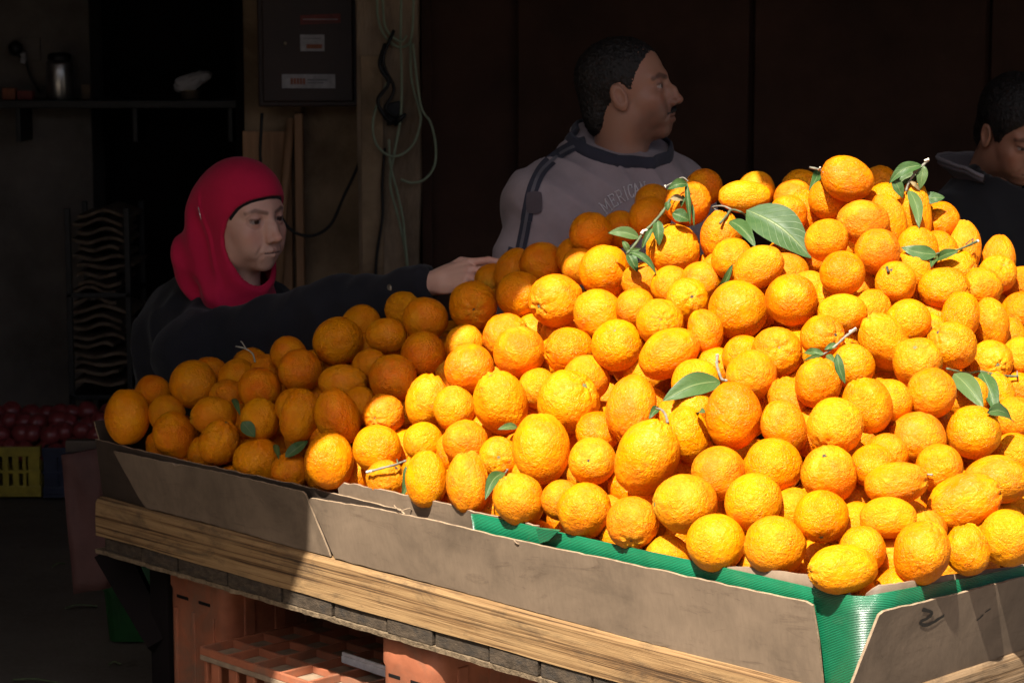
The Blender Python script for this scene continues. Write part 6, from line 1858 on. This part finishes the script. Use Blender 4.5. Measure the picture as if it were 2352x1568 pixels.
def build_man():
    ym = 5.16
    c = at_y(1442, 208, ym)
    t = thing('person', 'moustached man in mauve-grey lettered shirt looking right', 'person', (c.x - 0.02, ym + 0.08, 0))
    HM = head_matrix(c, 80, -9, 0, 1.0)
    V, F = surface_nets(lambda x, y, z: head_sdf(x, y, z, 'm', 0.002), (-0.13, -0.10, -0.26), (0.135, 0.10, 0.135), 0.0021)
    C = head_tint(V, SK_M, (0.30, 0.115, 0.085), 'm', 0.75)
    parts = [(xf(V, HM), F, C)]
    ty = math.radians(34)
    tf = Vector((math.sin(ty), -math.cos(ty), 0)); rt = Vector((tf.y, -tf.x, 0))
    neck = c + Vector((-0.032, 0.02, -0.13)); ch = neck + Vector((0, 0, -0.035))
    shR = ch + rt * 0.180 + Vector((0, 0, -0.095)); shL = ch - rt * 0.165 + Vector((0, 0, -0.095))
    hip = Vector((ch.x - 0.0, ch.y + 0.03, 0.88))
    elR = shR + rt * 0.06 + Vector((0.0, 0.0, -0.29)); wrR = elR + tf * 0.17 + Vector((0, 0, -0.17))
    elL = shL - rt * 0.05 + Vector((0, 0, -0.29)); wrL = elL + tf * 0.16 + Vector((0, 0, -0.18))
    kn = lambda s: Vector((hip.x, hip.y, 0.48)) + rt * 0.11 * s; an = lambda s: Vector((hip.x, hip.y + 0.03, 0.09)) + rt * 0.13 * s
    top = ch + Vector((0, 0, -0.16))
    J = dict(torso=[(neck, ch, 0.06, 0.075), (shR, shL, 0.060, 0.060), (neck, shR, 0.058, 0.045), (neck, shL, 0.058, 0.045), (top + rt * 0.075 + tf * 0.02, hip.lerp(ch, 0.45) + rt * 0.06 + tf * 0.03, 0.120, 0.125), (top - rt * 0.075 + tf * 0.02, hip.lerp(ch, 0.45) - rt * 0.06 + tf * 0.03, 0.120, 0.125), (hip.lerp(ch, 0.5) + tf * 0.03, hip, 0.15, 0.15), (hip + rt * 0.06, hip - rt * 0.06, 0.13, 0.13)],
             legs=[s for k in (1, -1) for s in ((hip + rt * 0.095 * k, kn(k), 0.092, 0.062), (kn(k), an(k), 0.06, 0.042), (an(k) + Vector((0, 0, -0.055)), an(k) + tf * 0.16 + Vector((0, 0, -0.062)), 0.038, 0.03))],
             arms=[(shR, elR, 0.056, 0.044), (elR, wrR, 0.043, 0.029), (shL, elL, 0.056, 0.044), (elL, wrL, 0.043, 0.029)])
    lo, hi = bounds(J['torso'] + J['legs'] + J['arms'], 0.02)
    Jb = dict(J, torso=J['torso'][:2] + J['torso'][4:])
    Vb, Fb = surface_nets(lambda x, y, z: body_sdf(x, y, z, Jb, -0.014), lo, hi, 0.013)
    parts.append((Vb, Fb, np.tile(np.array(SK_M), (len(Vb), 1))))
    parts.append(make_hand(wrR, (wrR - elR), tf + rt * 0.4, 1.0, RELAX, SK_M, 1.02, 0.004))
    parts.append(make_hand(wrL, (wrL - elL), tf - rt * 0.4, -1.0, RELAX, SK_M, 1.02, 0.004))
    V, F, C = merged(parts)
    np_mesh('body', V, F, M['skin'], t, C)
    # hair cap, receding at the temples, with clipped sides
    def hair(x, y, z):
        ya = np.abs(y)
        d = ell(x, y, z, (-0.016, 0, 0.034), (0.1015, 0.0790, 0.0890))
        d = smin(d, ell(x, y, z, (-0.070, 0, -0.040), (0.040, 0.058, 0.060)), 0.03)
        line = x - np.interp(z, [-0.09, -0.03, -0.02, 0.012, 0.03, 0.06, 0.085, 0.10, 0.14], [-0.055, -0.040, 0.018, 0.026, 0.030, 0.050, 0.068, 0.060, 0.03]).astype(np.float32) - 0.012 * np.exp(-(ya / 0.03) ** 2) * (z > 0.06)
        d = smax(d, line, 0.006)
        d = smax(d, -(z + 0.092), 0.006)
        ear = ell(x, ya, z, (-0.010, 0.080, -0.014), (0.021, 0.03, 0.034))
        return smax(d, -ear, 0.004)
    V, F = surface_nets(hair, (-0.14, -0.11, -0.12), (0.11, 0.11, 0.145), 0.0032)
    V = V + nrng.normal(0, 0.0009, V.shape)
    np_mesh('hair', xf(V, HM), F, M['hair'], t)
    def stache(x, y, z):
        ya = np.abs(y)
        d = cap(x, ya, z, (0.0955, 0.001, -0.0575), (0.0835, 0.026, -0.0655), 0.0068, 0.0042)
        return d
    V, F = surface_nets(stache, (0.07, -0.04, -0.08), (0.115, 0.04, -0.04), 0.0016)
    V = V + nrng.normal(0, 0.0007, V.shape)
    np_mesh('moustache', xf(V, HM), F, M['hair'], t)
    # jersey: half sleeves, straight folds
    cutR = shR.lerp(elR, 0.80); cutL = shL.lerp(elL, 0.80)
    SJ = dict(torso=J['torso'][1:7] + [(ch + Vector((0, 0, 0.05)), ch + Vector((0, 0, -0.08)), 0.062, 0.11)], legs=[], arms=[(shR, cutR, 0.070, 0.082), (shL, cutL, 0.068, 0.078)])
    lo, hi = bounds(SJ['torso'] + SJ['arms'], 0.05)
    nb = HM @ Vector((-0.037, 0, -0.16)); nb2 = nb + Vector((0.0, 0, 0.14))
    cz = ch + Vector((0, 0, 0.046))
    cn = (Vector((0, 0, 1)) + tf * 0.38).normalized()
    def shirt(x, y, z):
        d = body_sdf(x, y, z, SJ, 0.014, 'ta', 0.05)
        cut = -((x - cz.x) * cn.x + (y - cz.y) * cn.y + (z - cz.z) * cn.z)
        d = smax(d, -cut, 0.006)
        return d
    V, F = surface_nets(shirt, lo, hi, 0.007)
    diag = (rt * 0.5 + Vector((0, 0, 1))).normalized()
    n1 = (rt * -0.80 + Vector((0, 0, 0.6))).normalized(); n2 = (rt * 0.6 + Vector((0, 0, 0.8))).normalized()
    V = wrinkle(V, F, 0.015, 13.0, 11, (1.0, 0.22, 0.3), (n1, n2, tf))
    so = np_mesh('shirt', V, F, M['shirt'], t)
    bvh_me = so.data
    from mathutils.bvhtree import BVHTree
    bv = BVHTree.FromPolygons(V.tolist(), F.tolist())
    def on_shirt(u, v, lift=0.0035):
        r = ray(u, v).normalized()
        h, n, _, _ = bv.ray_cast(CAM, r)
        if h is None: return None
        return h + n * lift * (1 if n.dot(r) < 0 else -1)
    # navy neck band
    ringc = []
    for k in range(48):
        w = 2 * math.pi * k / 48
        a = tf - cn * tf.dot(cn); a.normalize(); b = cn.cross(a)
        dd = a * math.cos(w) + b * math.sin(w)
        org = cz - cn * 0.006
        h, n, _, _ = bv.ray_cast(org + dd * 0.4, -dd)
        ringc.append((h if h is not None else org + dd * 0.09) + dd * 0.0)
    Vr, Fr = [], []
    m = 8
    for k, p in enumerate(ringc):
        q = ringc[(k + 1) % 48] - ringc[k - 1]; q.normalize()
        out = (p - cz); out = (out - cn * out.dot(cn)).normalized()
        for j in range(m):
            w = 2 * math.pi * j / m
            Vr.append(p + out * (0.0065 * math.cos(w) - 0.004) + cn * (0.016 * math.sin(w) + 0.010) - out * 0.010 * (math.sin(w) + 1) * 0.5)
    for k in range(48):
        for j in range(m):
            j2 = (j + 1) % m; k2 = (k + 1) % 48
            Fr.append((k * m + j, k2 * m + j, k2 * m + j2, k * m + j2))
    mesh_ob('neck_band', Vr, Fr, M['shirt_navy'], so, True)
    def strip(name, pts, wpx, mat, lift=0.004):
        """ribbon laid on the shirt along picture points"""
        P2 = spline([Vector((a, b, 0)) for a, b in pts], 8)
        Vq, Fq = [], []
        rows = []
        for i, p in enumerate(P2):
            d = (P2[min(i + 1, len(P2) - 1)] - P2[max(i - 1, 0)]).normalized(); s = Vector((-d.y, d.x, 0)) * wpx
            L = [on_shirt(p.x + s.x * q, p.y + s.y * q, lift) for q in (-1, -0.33, 0.33, 1)]
            if all(x is not None for x in L): rows.append(L)
        for L in rows: Vq += L
        for i in range(len(rows) - 1):
            for j in range(3): Fq.append((i * 4 + j, i * 4 + j + 1, i * 4 + j + 5, i * 4 + j + 4))
        if Fq: return mesh_ob(name, Vq, Fq, M[mat], so, True)
    strip('shoulder_stripe', [(1346, 328), (1310, 340), (1275, 363), (1245, 392), (1226, 430), (1216, 470), (1210, 508)], 13, 'shirt_navy', 0.003)
    strip('shoulder_stripe', [(1340, 332), (1306, 345), (1270, 370), (1240, 400), (1224, 440), (1216, 470), (1210, 508)], 3.5, 'shirt_stripe', 0.0045)
    strip('sleeve_stripe', [(1210, 508), (1204, 540), (1197, 572)], 12, 'shirt_navy', 0.003)
    strip('sleeve_stripe', [(1210, 508), (1204, 540), (1197, 572)], 3.5, 'shirt_stripe', 0.0045)
    # sleeve badge
    pc = on_shirt(1229, 466, 0.004)
    if pc is not None:
        Vq, Fq, rows = [], [], []
        for i in range(9):
            row = []
            for j in range(9):
                a, b = (j / 8 - 0.5) * 2, (i / 8 - 0.5) * 2
                k = 1.0 if max(abs(a), abs(b)) == 0 else max(abs(a), abs(b)) / math.hypot(a, b)
                row.append(on_shirt(1228 + a * (0.55 + 0.45 * k) * 18, 466 + b * (0.55 + 0.45 * k) * 25, 0.0055))
            rows.append(row)
        if all(p is not None for r in rows for p in r):
            for r in rows: Vq += r
            Fq = [(i * 9 + j, i * 9 + j + 1, i * 9 + j + 10, i * 9 + j + 9) for i in range(8) for j in range(8)]
            bd = mesh_ob('sleeve_badge', Vq, Fq, M['badge'], so, True)
            for pts in ([(1220, 452), (1232, 456), (1238, 466), (1226, 470), (1216, 462)], [(1222, 476), (1234, 472), (1240, 478)], [(1222, 490), (1230, 486)]):
                P2 = [on_shirt(a, b, 0.0075) for a, b in pts]
                if all(p is not None for p in P2):
                    Vt, Ft = tube(P2, 0.0038, 6); mesh_ob('badge_print', Vt, Ft, M['patch_red'], bd, True)
    # arched lettering over the chest: MERICAN A
    letters = 'MERICAN A'
    path = [(1402, 478), (1424, 463), (1446, 452), (1464, 447), (1482, 443), (1500, 441), (1520, 441), (1538, 436), (1552, 440)]
    xs = [(1391, 1411, 493, 479), (1408, 1423, 478, 470), (1423, 1438, 468, 461), (1438, 1446, 460, 457), (1446, 1457, 456, 453), (1457, 1471, 453, 449), (1471, 1485, 449, 447), None, (1494, 1508, 449, 451)]
    for ch_, q in zip(letters, xs):
        if q is None: continue
        u0, u1, v0, v1 = q
        w = u1 - u0; H = 29.0
        dx, dy = (u1 - u0), (v1 - v0); Ln = math.hypot(dx, dy); ex, ey = dx / Ln, dy / Ln
        nx, ny = ey, -ex
        Vq, Fq = [], []
        for st in STROKES[ch_]:
            P2 = []
            for i in range(len(st) - 1):
                n = 4
                for k in range(n + (1 if i == len(st) - 2 else 0)):
                    a = st[i][0] + (st[i + 1][0] - st[i][0]) * k / n; b = st[i][1] + (st[i + 1][1] - st[i][1]) * k / n
                    P2.append(on_shirt(u0 + ex * a * w + nx * b * H, v0 + ey * a * w + ny * b * H, 0.003))
            P2 = [p for p in P2 if p is not None]
            if len(P2) > 1:
                a, b = tube(P2, 0.0013, 5); o = len(Vq); Vq += a; Fq += [tuple(i + o for i in f) for f in b]
        if Fq: mesh_ob('letter', Vq, Fq, M['letter'], so, True)
    strip('sleeve_hem', [(1168, 574), (1200, 583), (1240, 584), (1275, 580)], 8, 'shirt_navy', 0.003)
    lo, hi = bounds(J['legs'][:2] + J['legs'][3:5], 0.03)
    Jl = dict(J, legs=J['legs'][:2] + J['legs'][3:5] + [(hip + rt * 0.07, hip - rt * 0.07, 0.138, 0.138)])
    lo, hi = bounds(Jl['legs'], 0.04)
    V, F = surface_nets(lambda x, y, z: body_sdf(x, y, z, Jl, 0.018, 'l'), lo, hi, 0.013)
    np_mesh('trousers', V, F, M['trousers'], t)
    for k in (1, -1):
        a = an(k)
        V, F = surface_nets(lambda x, y, z: np.maximum(smin(cap(x, y, z, a + Vector((0, 0, -0.04)), a + tf * 0.17 + Vector((0, 0, -0.052)), 0.05, 0.038), cap(x, y, z, a, a + Vector((0, 0, 0.02)), 0.048), 0.02), -(z - 0.001)), a + Vector((-0.28, -0.28, -0.12)), a + Vector((0.28, 0.28, 0.1)), 0.009)
        np_mesh('shoe', V, F, M['shoe'], t)
build_man()

# ================================================================== the young man bending at the right edge
def build_youth():
    yy = 5.45
    c = at_y(2334, 300, yy)
    t = thing('person', 'smiling dark-haired person in dark hooded jacket bending at right edge', 'person', (c.x + 0.12, yy + 0.2, 0))
    HM = head_matrix(c, 27, 28, 4, 0.97)
    V, F = surface_nets(lambda x, y, z: head_sdf(x, y, z, 'm', 0.003), (-0.13, -0.10, -0.26), (0.135, 0.10, 0.135), 0.0024)
    C = head_tint(V, SK_B, (0.30, 0.10, 0.08), 'm', 0.25)
    parts = [(xf(V, HM), F, C)]
    ty = math.radians(42); tf = Vector((math.sin(ty), -math.cos(ty), 0)); rt = Vector((tf.y, -tf.x, 0))
    neck = c + Vector((-0.02, 0.05, -0.14)); ch = neck + Vector((0, 0, -0.05)) - tf * 0.02
    shR = ch + rt * 0.185 + Vector((0, 0, -0.06)); shL = ch - rt * 0.185 + Vector((0, 0, -0.06))
    hip = Vector((ch.x - tf.x * 0.30, ch.y - tf.y * 0.30, 0.86))
    elR = shR + tf * 0.10 + Vector((0, 0, -0.27)); wrR = elR + tf * 0.2 + Vector((0, 0, -0.10))
    elL = shL + tf * 0.10 + Vector((0, 0, -0.27)); wrL = elL + tf * 0.2 + Vector((0, 0, -0.10))
    kn = lambda s: Vector((hip.x, hip.y, 0.47)) + rt * 0.10 * s + tf * 0.04; an = lambda s: Vector((hip.x, hip.y, 0.09)) + rt * 0.12 * s
    J = dict(torso=[(neck, ch, 0.06, 0.075), (shR, shL, 0.066, 0.066), (ch + Vector((0, 0, -0.1)) + rt * 0.07, hip.lerp(ch, 0.45) + rt * 0.06, 0.118, 0.12), (ch + Vector((0, 0, -0.1)) - rt * 0.07, hip.lerp(ch, 0.45) - rt * 0.06, 0.118, 0.12), (hip.lerp(ch, 0.5), hip, 0.14, 0.14)],
             legs=[s for k in (1, -1) for s in ((hip + rt * 0.09 * k, kn(k), 0.09, 0.06), (kn(k), an(k), 0.06, 0.042), (an(k) + Vector((0, 0, -0.055)), an(k) + tf * 0.16 + Vector((0, 0, -0.062)), 0.038, 0.03))],
             arms=[(shR, elR, 0.055, 0.044), (elR, wrR, 0.043, 0.029), (shL, elL, 0.055, 0.044), (elL, wrL, 0.043, 0.029)])
    lo, hi = bounds(J['torso'] + J['legs'] + J['arms'], 0.02)
    Vb, Fb = surface_nets(lambda x, y, z: body_sdf(x, y, z, J, -0.012), lo, hi, 0.014)
    parts.append((Vb, Fb, np.tile(np.array(SK_B), (len(Vb), 1))))
    parts.append(make_hand(wrR, (wrR - elR), Vector((0, 0, 1)) + rt, 1.0, RELAX, SK_B, 1.0, 0.004))
    parts.append(make_hand(wrL, (wrL - elL), Vector((0, 0, 1)) - rt, -1.0, RELAX, SK_B, 1.0, 0.004))
    V, F, C = merged(parts)
    np_mesh('body', V, F, M['skin'], t, C)
    def hair(x, y, z):
        ya = np.abs(y)
        d = ell(x, y, z, (-0.014, 0, 0.040), (0.110, 0.087, 0.100))
        d = smin(d, ell(x, y, z, (-0.068, 0, -0.040), (0.044, 0.060, 0.060)), 0.03)
        line = x - np.interp(z, [-0.09, -0.03, -0.02, 0.012, 0.04, 0.07, 0.10, 0.14], [-0.05, -0.035, 0.030, 0.036, 0.055, 0.075, 0.085, 0.08]).astype(np.float32)
        d = smax(d, line, 0.006); d = smax(d, -(z + 0.09), 0.006)
        return smax(d, -ell(x, ya, z, (-0.010, 0.082, -0.014), (0.021, 0.03, 0.034)), 0.004)
    V, F = surface_nets(hair, (-0.14, -0.11, -0.12), (0.12, 0.11, 0.155), 0.0036)
    V = V + nrng.normal(0, 0.001, V.shape)
    np_mesh('hair', xf(V, HM), F, M['hair'], t)
    SJ = dict(torso=J['torso'][1:] + [(ch, ch + Vector((0, 0, -0.05)), 0.09, 0.12)], legs=[], arms=J['arms'])
    lo, hi = bounds(SJ['torso'] + SJ['arms'], 0.05)
    V, F = surface_nets(lambda x, y, z: smax(body_sdf(x, y, z, SJ, 0.024, 'ta', 0.05), -(cap(x, y, z, neck + Vector((0, 0, 0.03)) + tf * 0.02, neck + Vector((0, 0, 0.2)) + tf * 0.1, 0.07, 0.08)), 0.01), lo, hi, 0.009)
    V = wrinkle(V, F, 0.007, 7.5, 21, (1, 1, 0.7))
    jk = np_mesh('jacket', V, F, M['jacket'], t)
    # hood lying open behind the neck: a thick collar ring of grey lining with a pale seam along its lip
    cc = neck + Vector((-0.012, 0, 0.045))
    n, m = 40, 9
    V, F = [], []; lip = []
    for k in range(n + 1):
        w = math.radians(-112 + 224 * k / n)          # open at the throat
        d = (-tf) * math.cos(w) + rt * math.sin(w)
        back = max(0, math.cos(w)); side = abs(math.sin(w))
        for j in range(m):
            s = j / (m - 1)
            rr = 0.070 + 0.048 * s + 0.022 * back * s + 0.012 * side * s
            zz = -0.075 + 0.115 * s ** 0.7 + 0.022 * back * s - 0.055 * max(0, -math.cos(w)) * s - 0.03 * s * s
            p = cc + d * rr + Vector((0, 0, zz + 0.004 * noise.noise(Vector((k * 0.3, s * 3, 0)))))
            V.append(p)
            if j == m - 1: lip.append(p)
    q = len(V)
    V += [v + Vector((0, 0, -0.014)) for v in V]
    for k in range(n):
        for j in range(m - 1):
            a = k * m + j
            F.append((a, a + 1, a + m + 1, a + m)); F.append((q + a + m, q + a + m + 1, q + a + 1, q + a))
        a = k * m + m - 1
        F.append((a, q + a, q + a + m, a + m))
        a = k * m
        F.append((a + m, q + a + m, q + a, a))
    hd = mesh_ob('hood', V, F, M['hood'], t, True)
    Vt, Ft = tube(lip, 0.005, 6); mesh_ob('hood_seam', Vt, Ft, M['hood_edge'], hd, True)
    # pale shirt collar at the throat
    a = HM @ Vector((0.045, 0.0, -0.155)); b = a + tf * 0.02 + Vector((0, 0, -0.10))
    for k in (1, -1):
        P = [a + rt * 0.045 * k, a + rt * 0.006 * k + tf * 0.02 + Vector((0, 0, -0.03)), b + rt * 0.02 * k, a + rt * 0.06 * k + Vector((0, 0, -0.06))]
        V = P + [p - tf * 0.006 for p in P]
        mesh_ob('shirt_collar', V, [(0, 1, 2, 3), (7, 6, 5, 4), (0, 4, 5, 1), (1, 5, 6, 2), (2, 6, 7, 3), (3, 7, 4, 0)], M['white_cloth'], t)
    Jl = dict(J, legs=J['legs'][:2] + J['legs'][3:5] + [(hip + rt * 0.07, hip - rt * 0.07, 0.13, 0.13)])
    lo, hi = bounds(Jl['legs'], 0.04)
    V, F = surface_nets(lambda x, y, z: body_sdf(x, y, z, Jl, 0.018, 'l'), lo, hi, 0.014)
    np_mesh('trousers', V, F, M['trousers'], t)
    for k in (1, -1):
        a = an(k)
        V, F = surface_nets(lambda x, y, z: np.maximum(smin(cap(x, y, z, a + Vector((0, 0, -0.04)), a + tf * 0.17 + Vector((0, 0, -0.052)), 0.05, 0.038), cap(x, y, z, a, a + Vector((0, 0, 0.02)), 0.048), 0.02), -(z - 0.001)), a + Vector((-0.28, -0.28, -0.12)), a + Vector((0.28, 0.28, 0.1)), 0.009)
        np_mesh('shoe', V, F, M['shoe'], t)
build_youth()
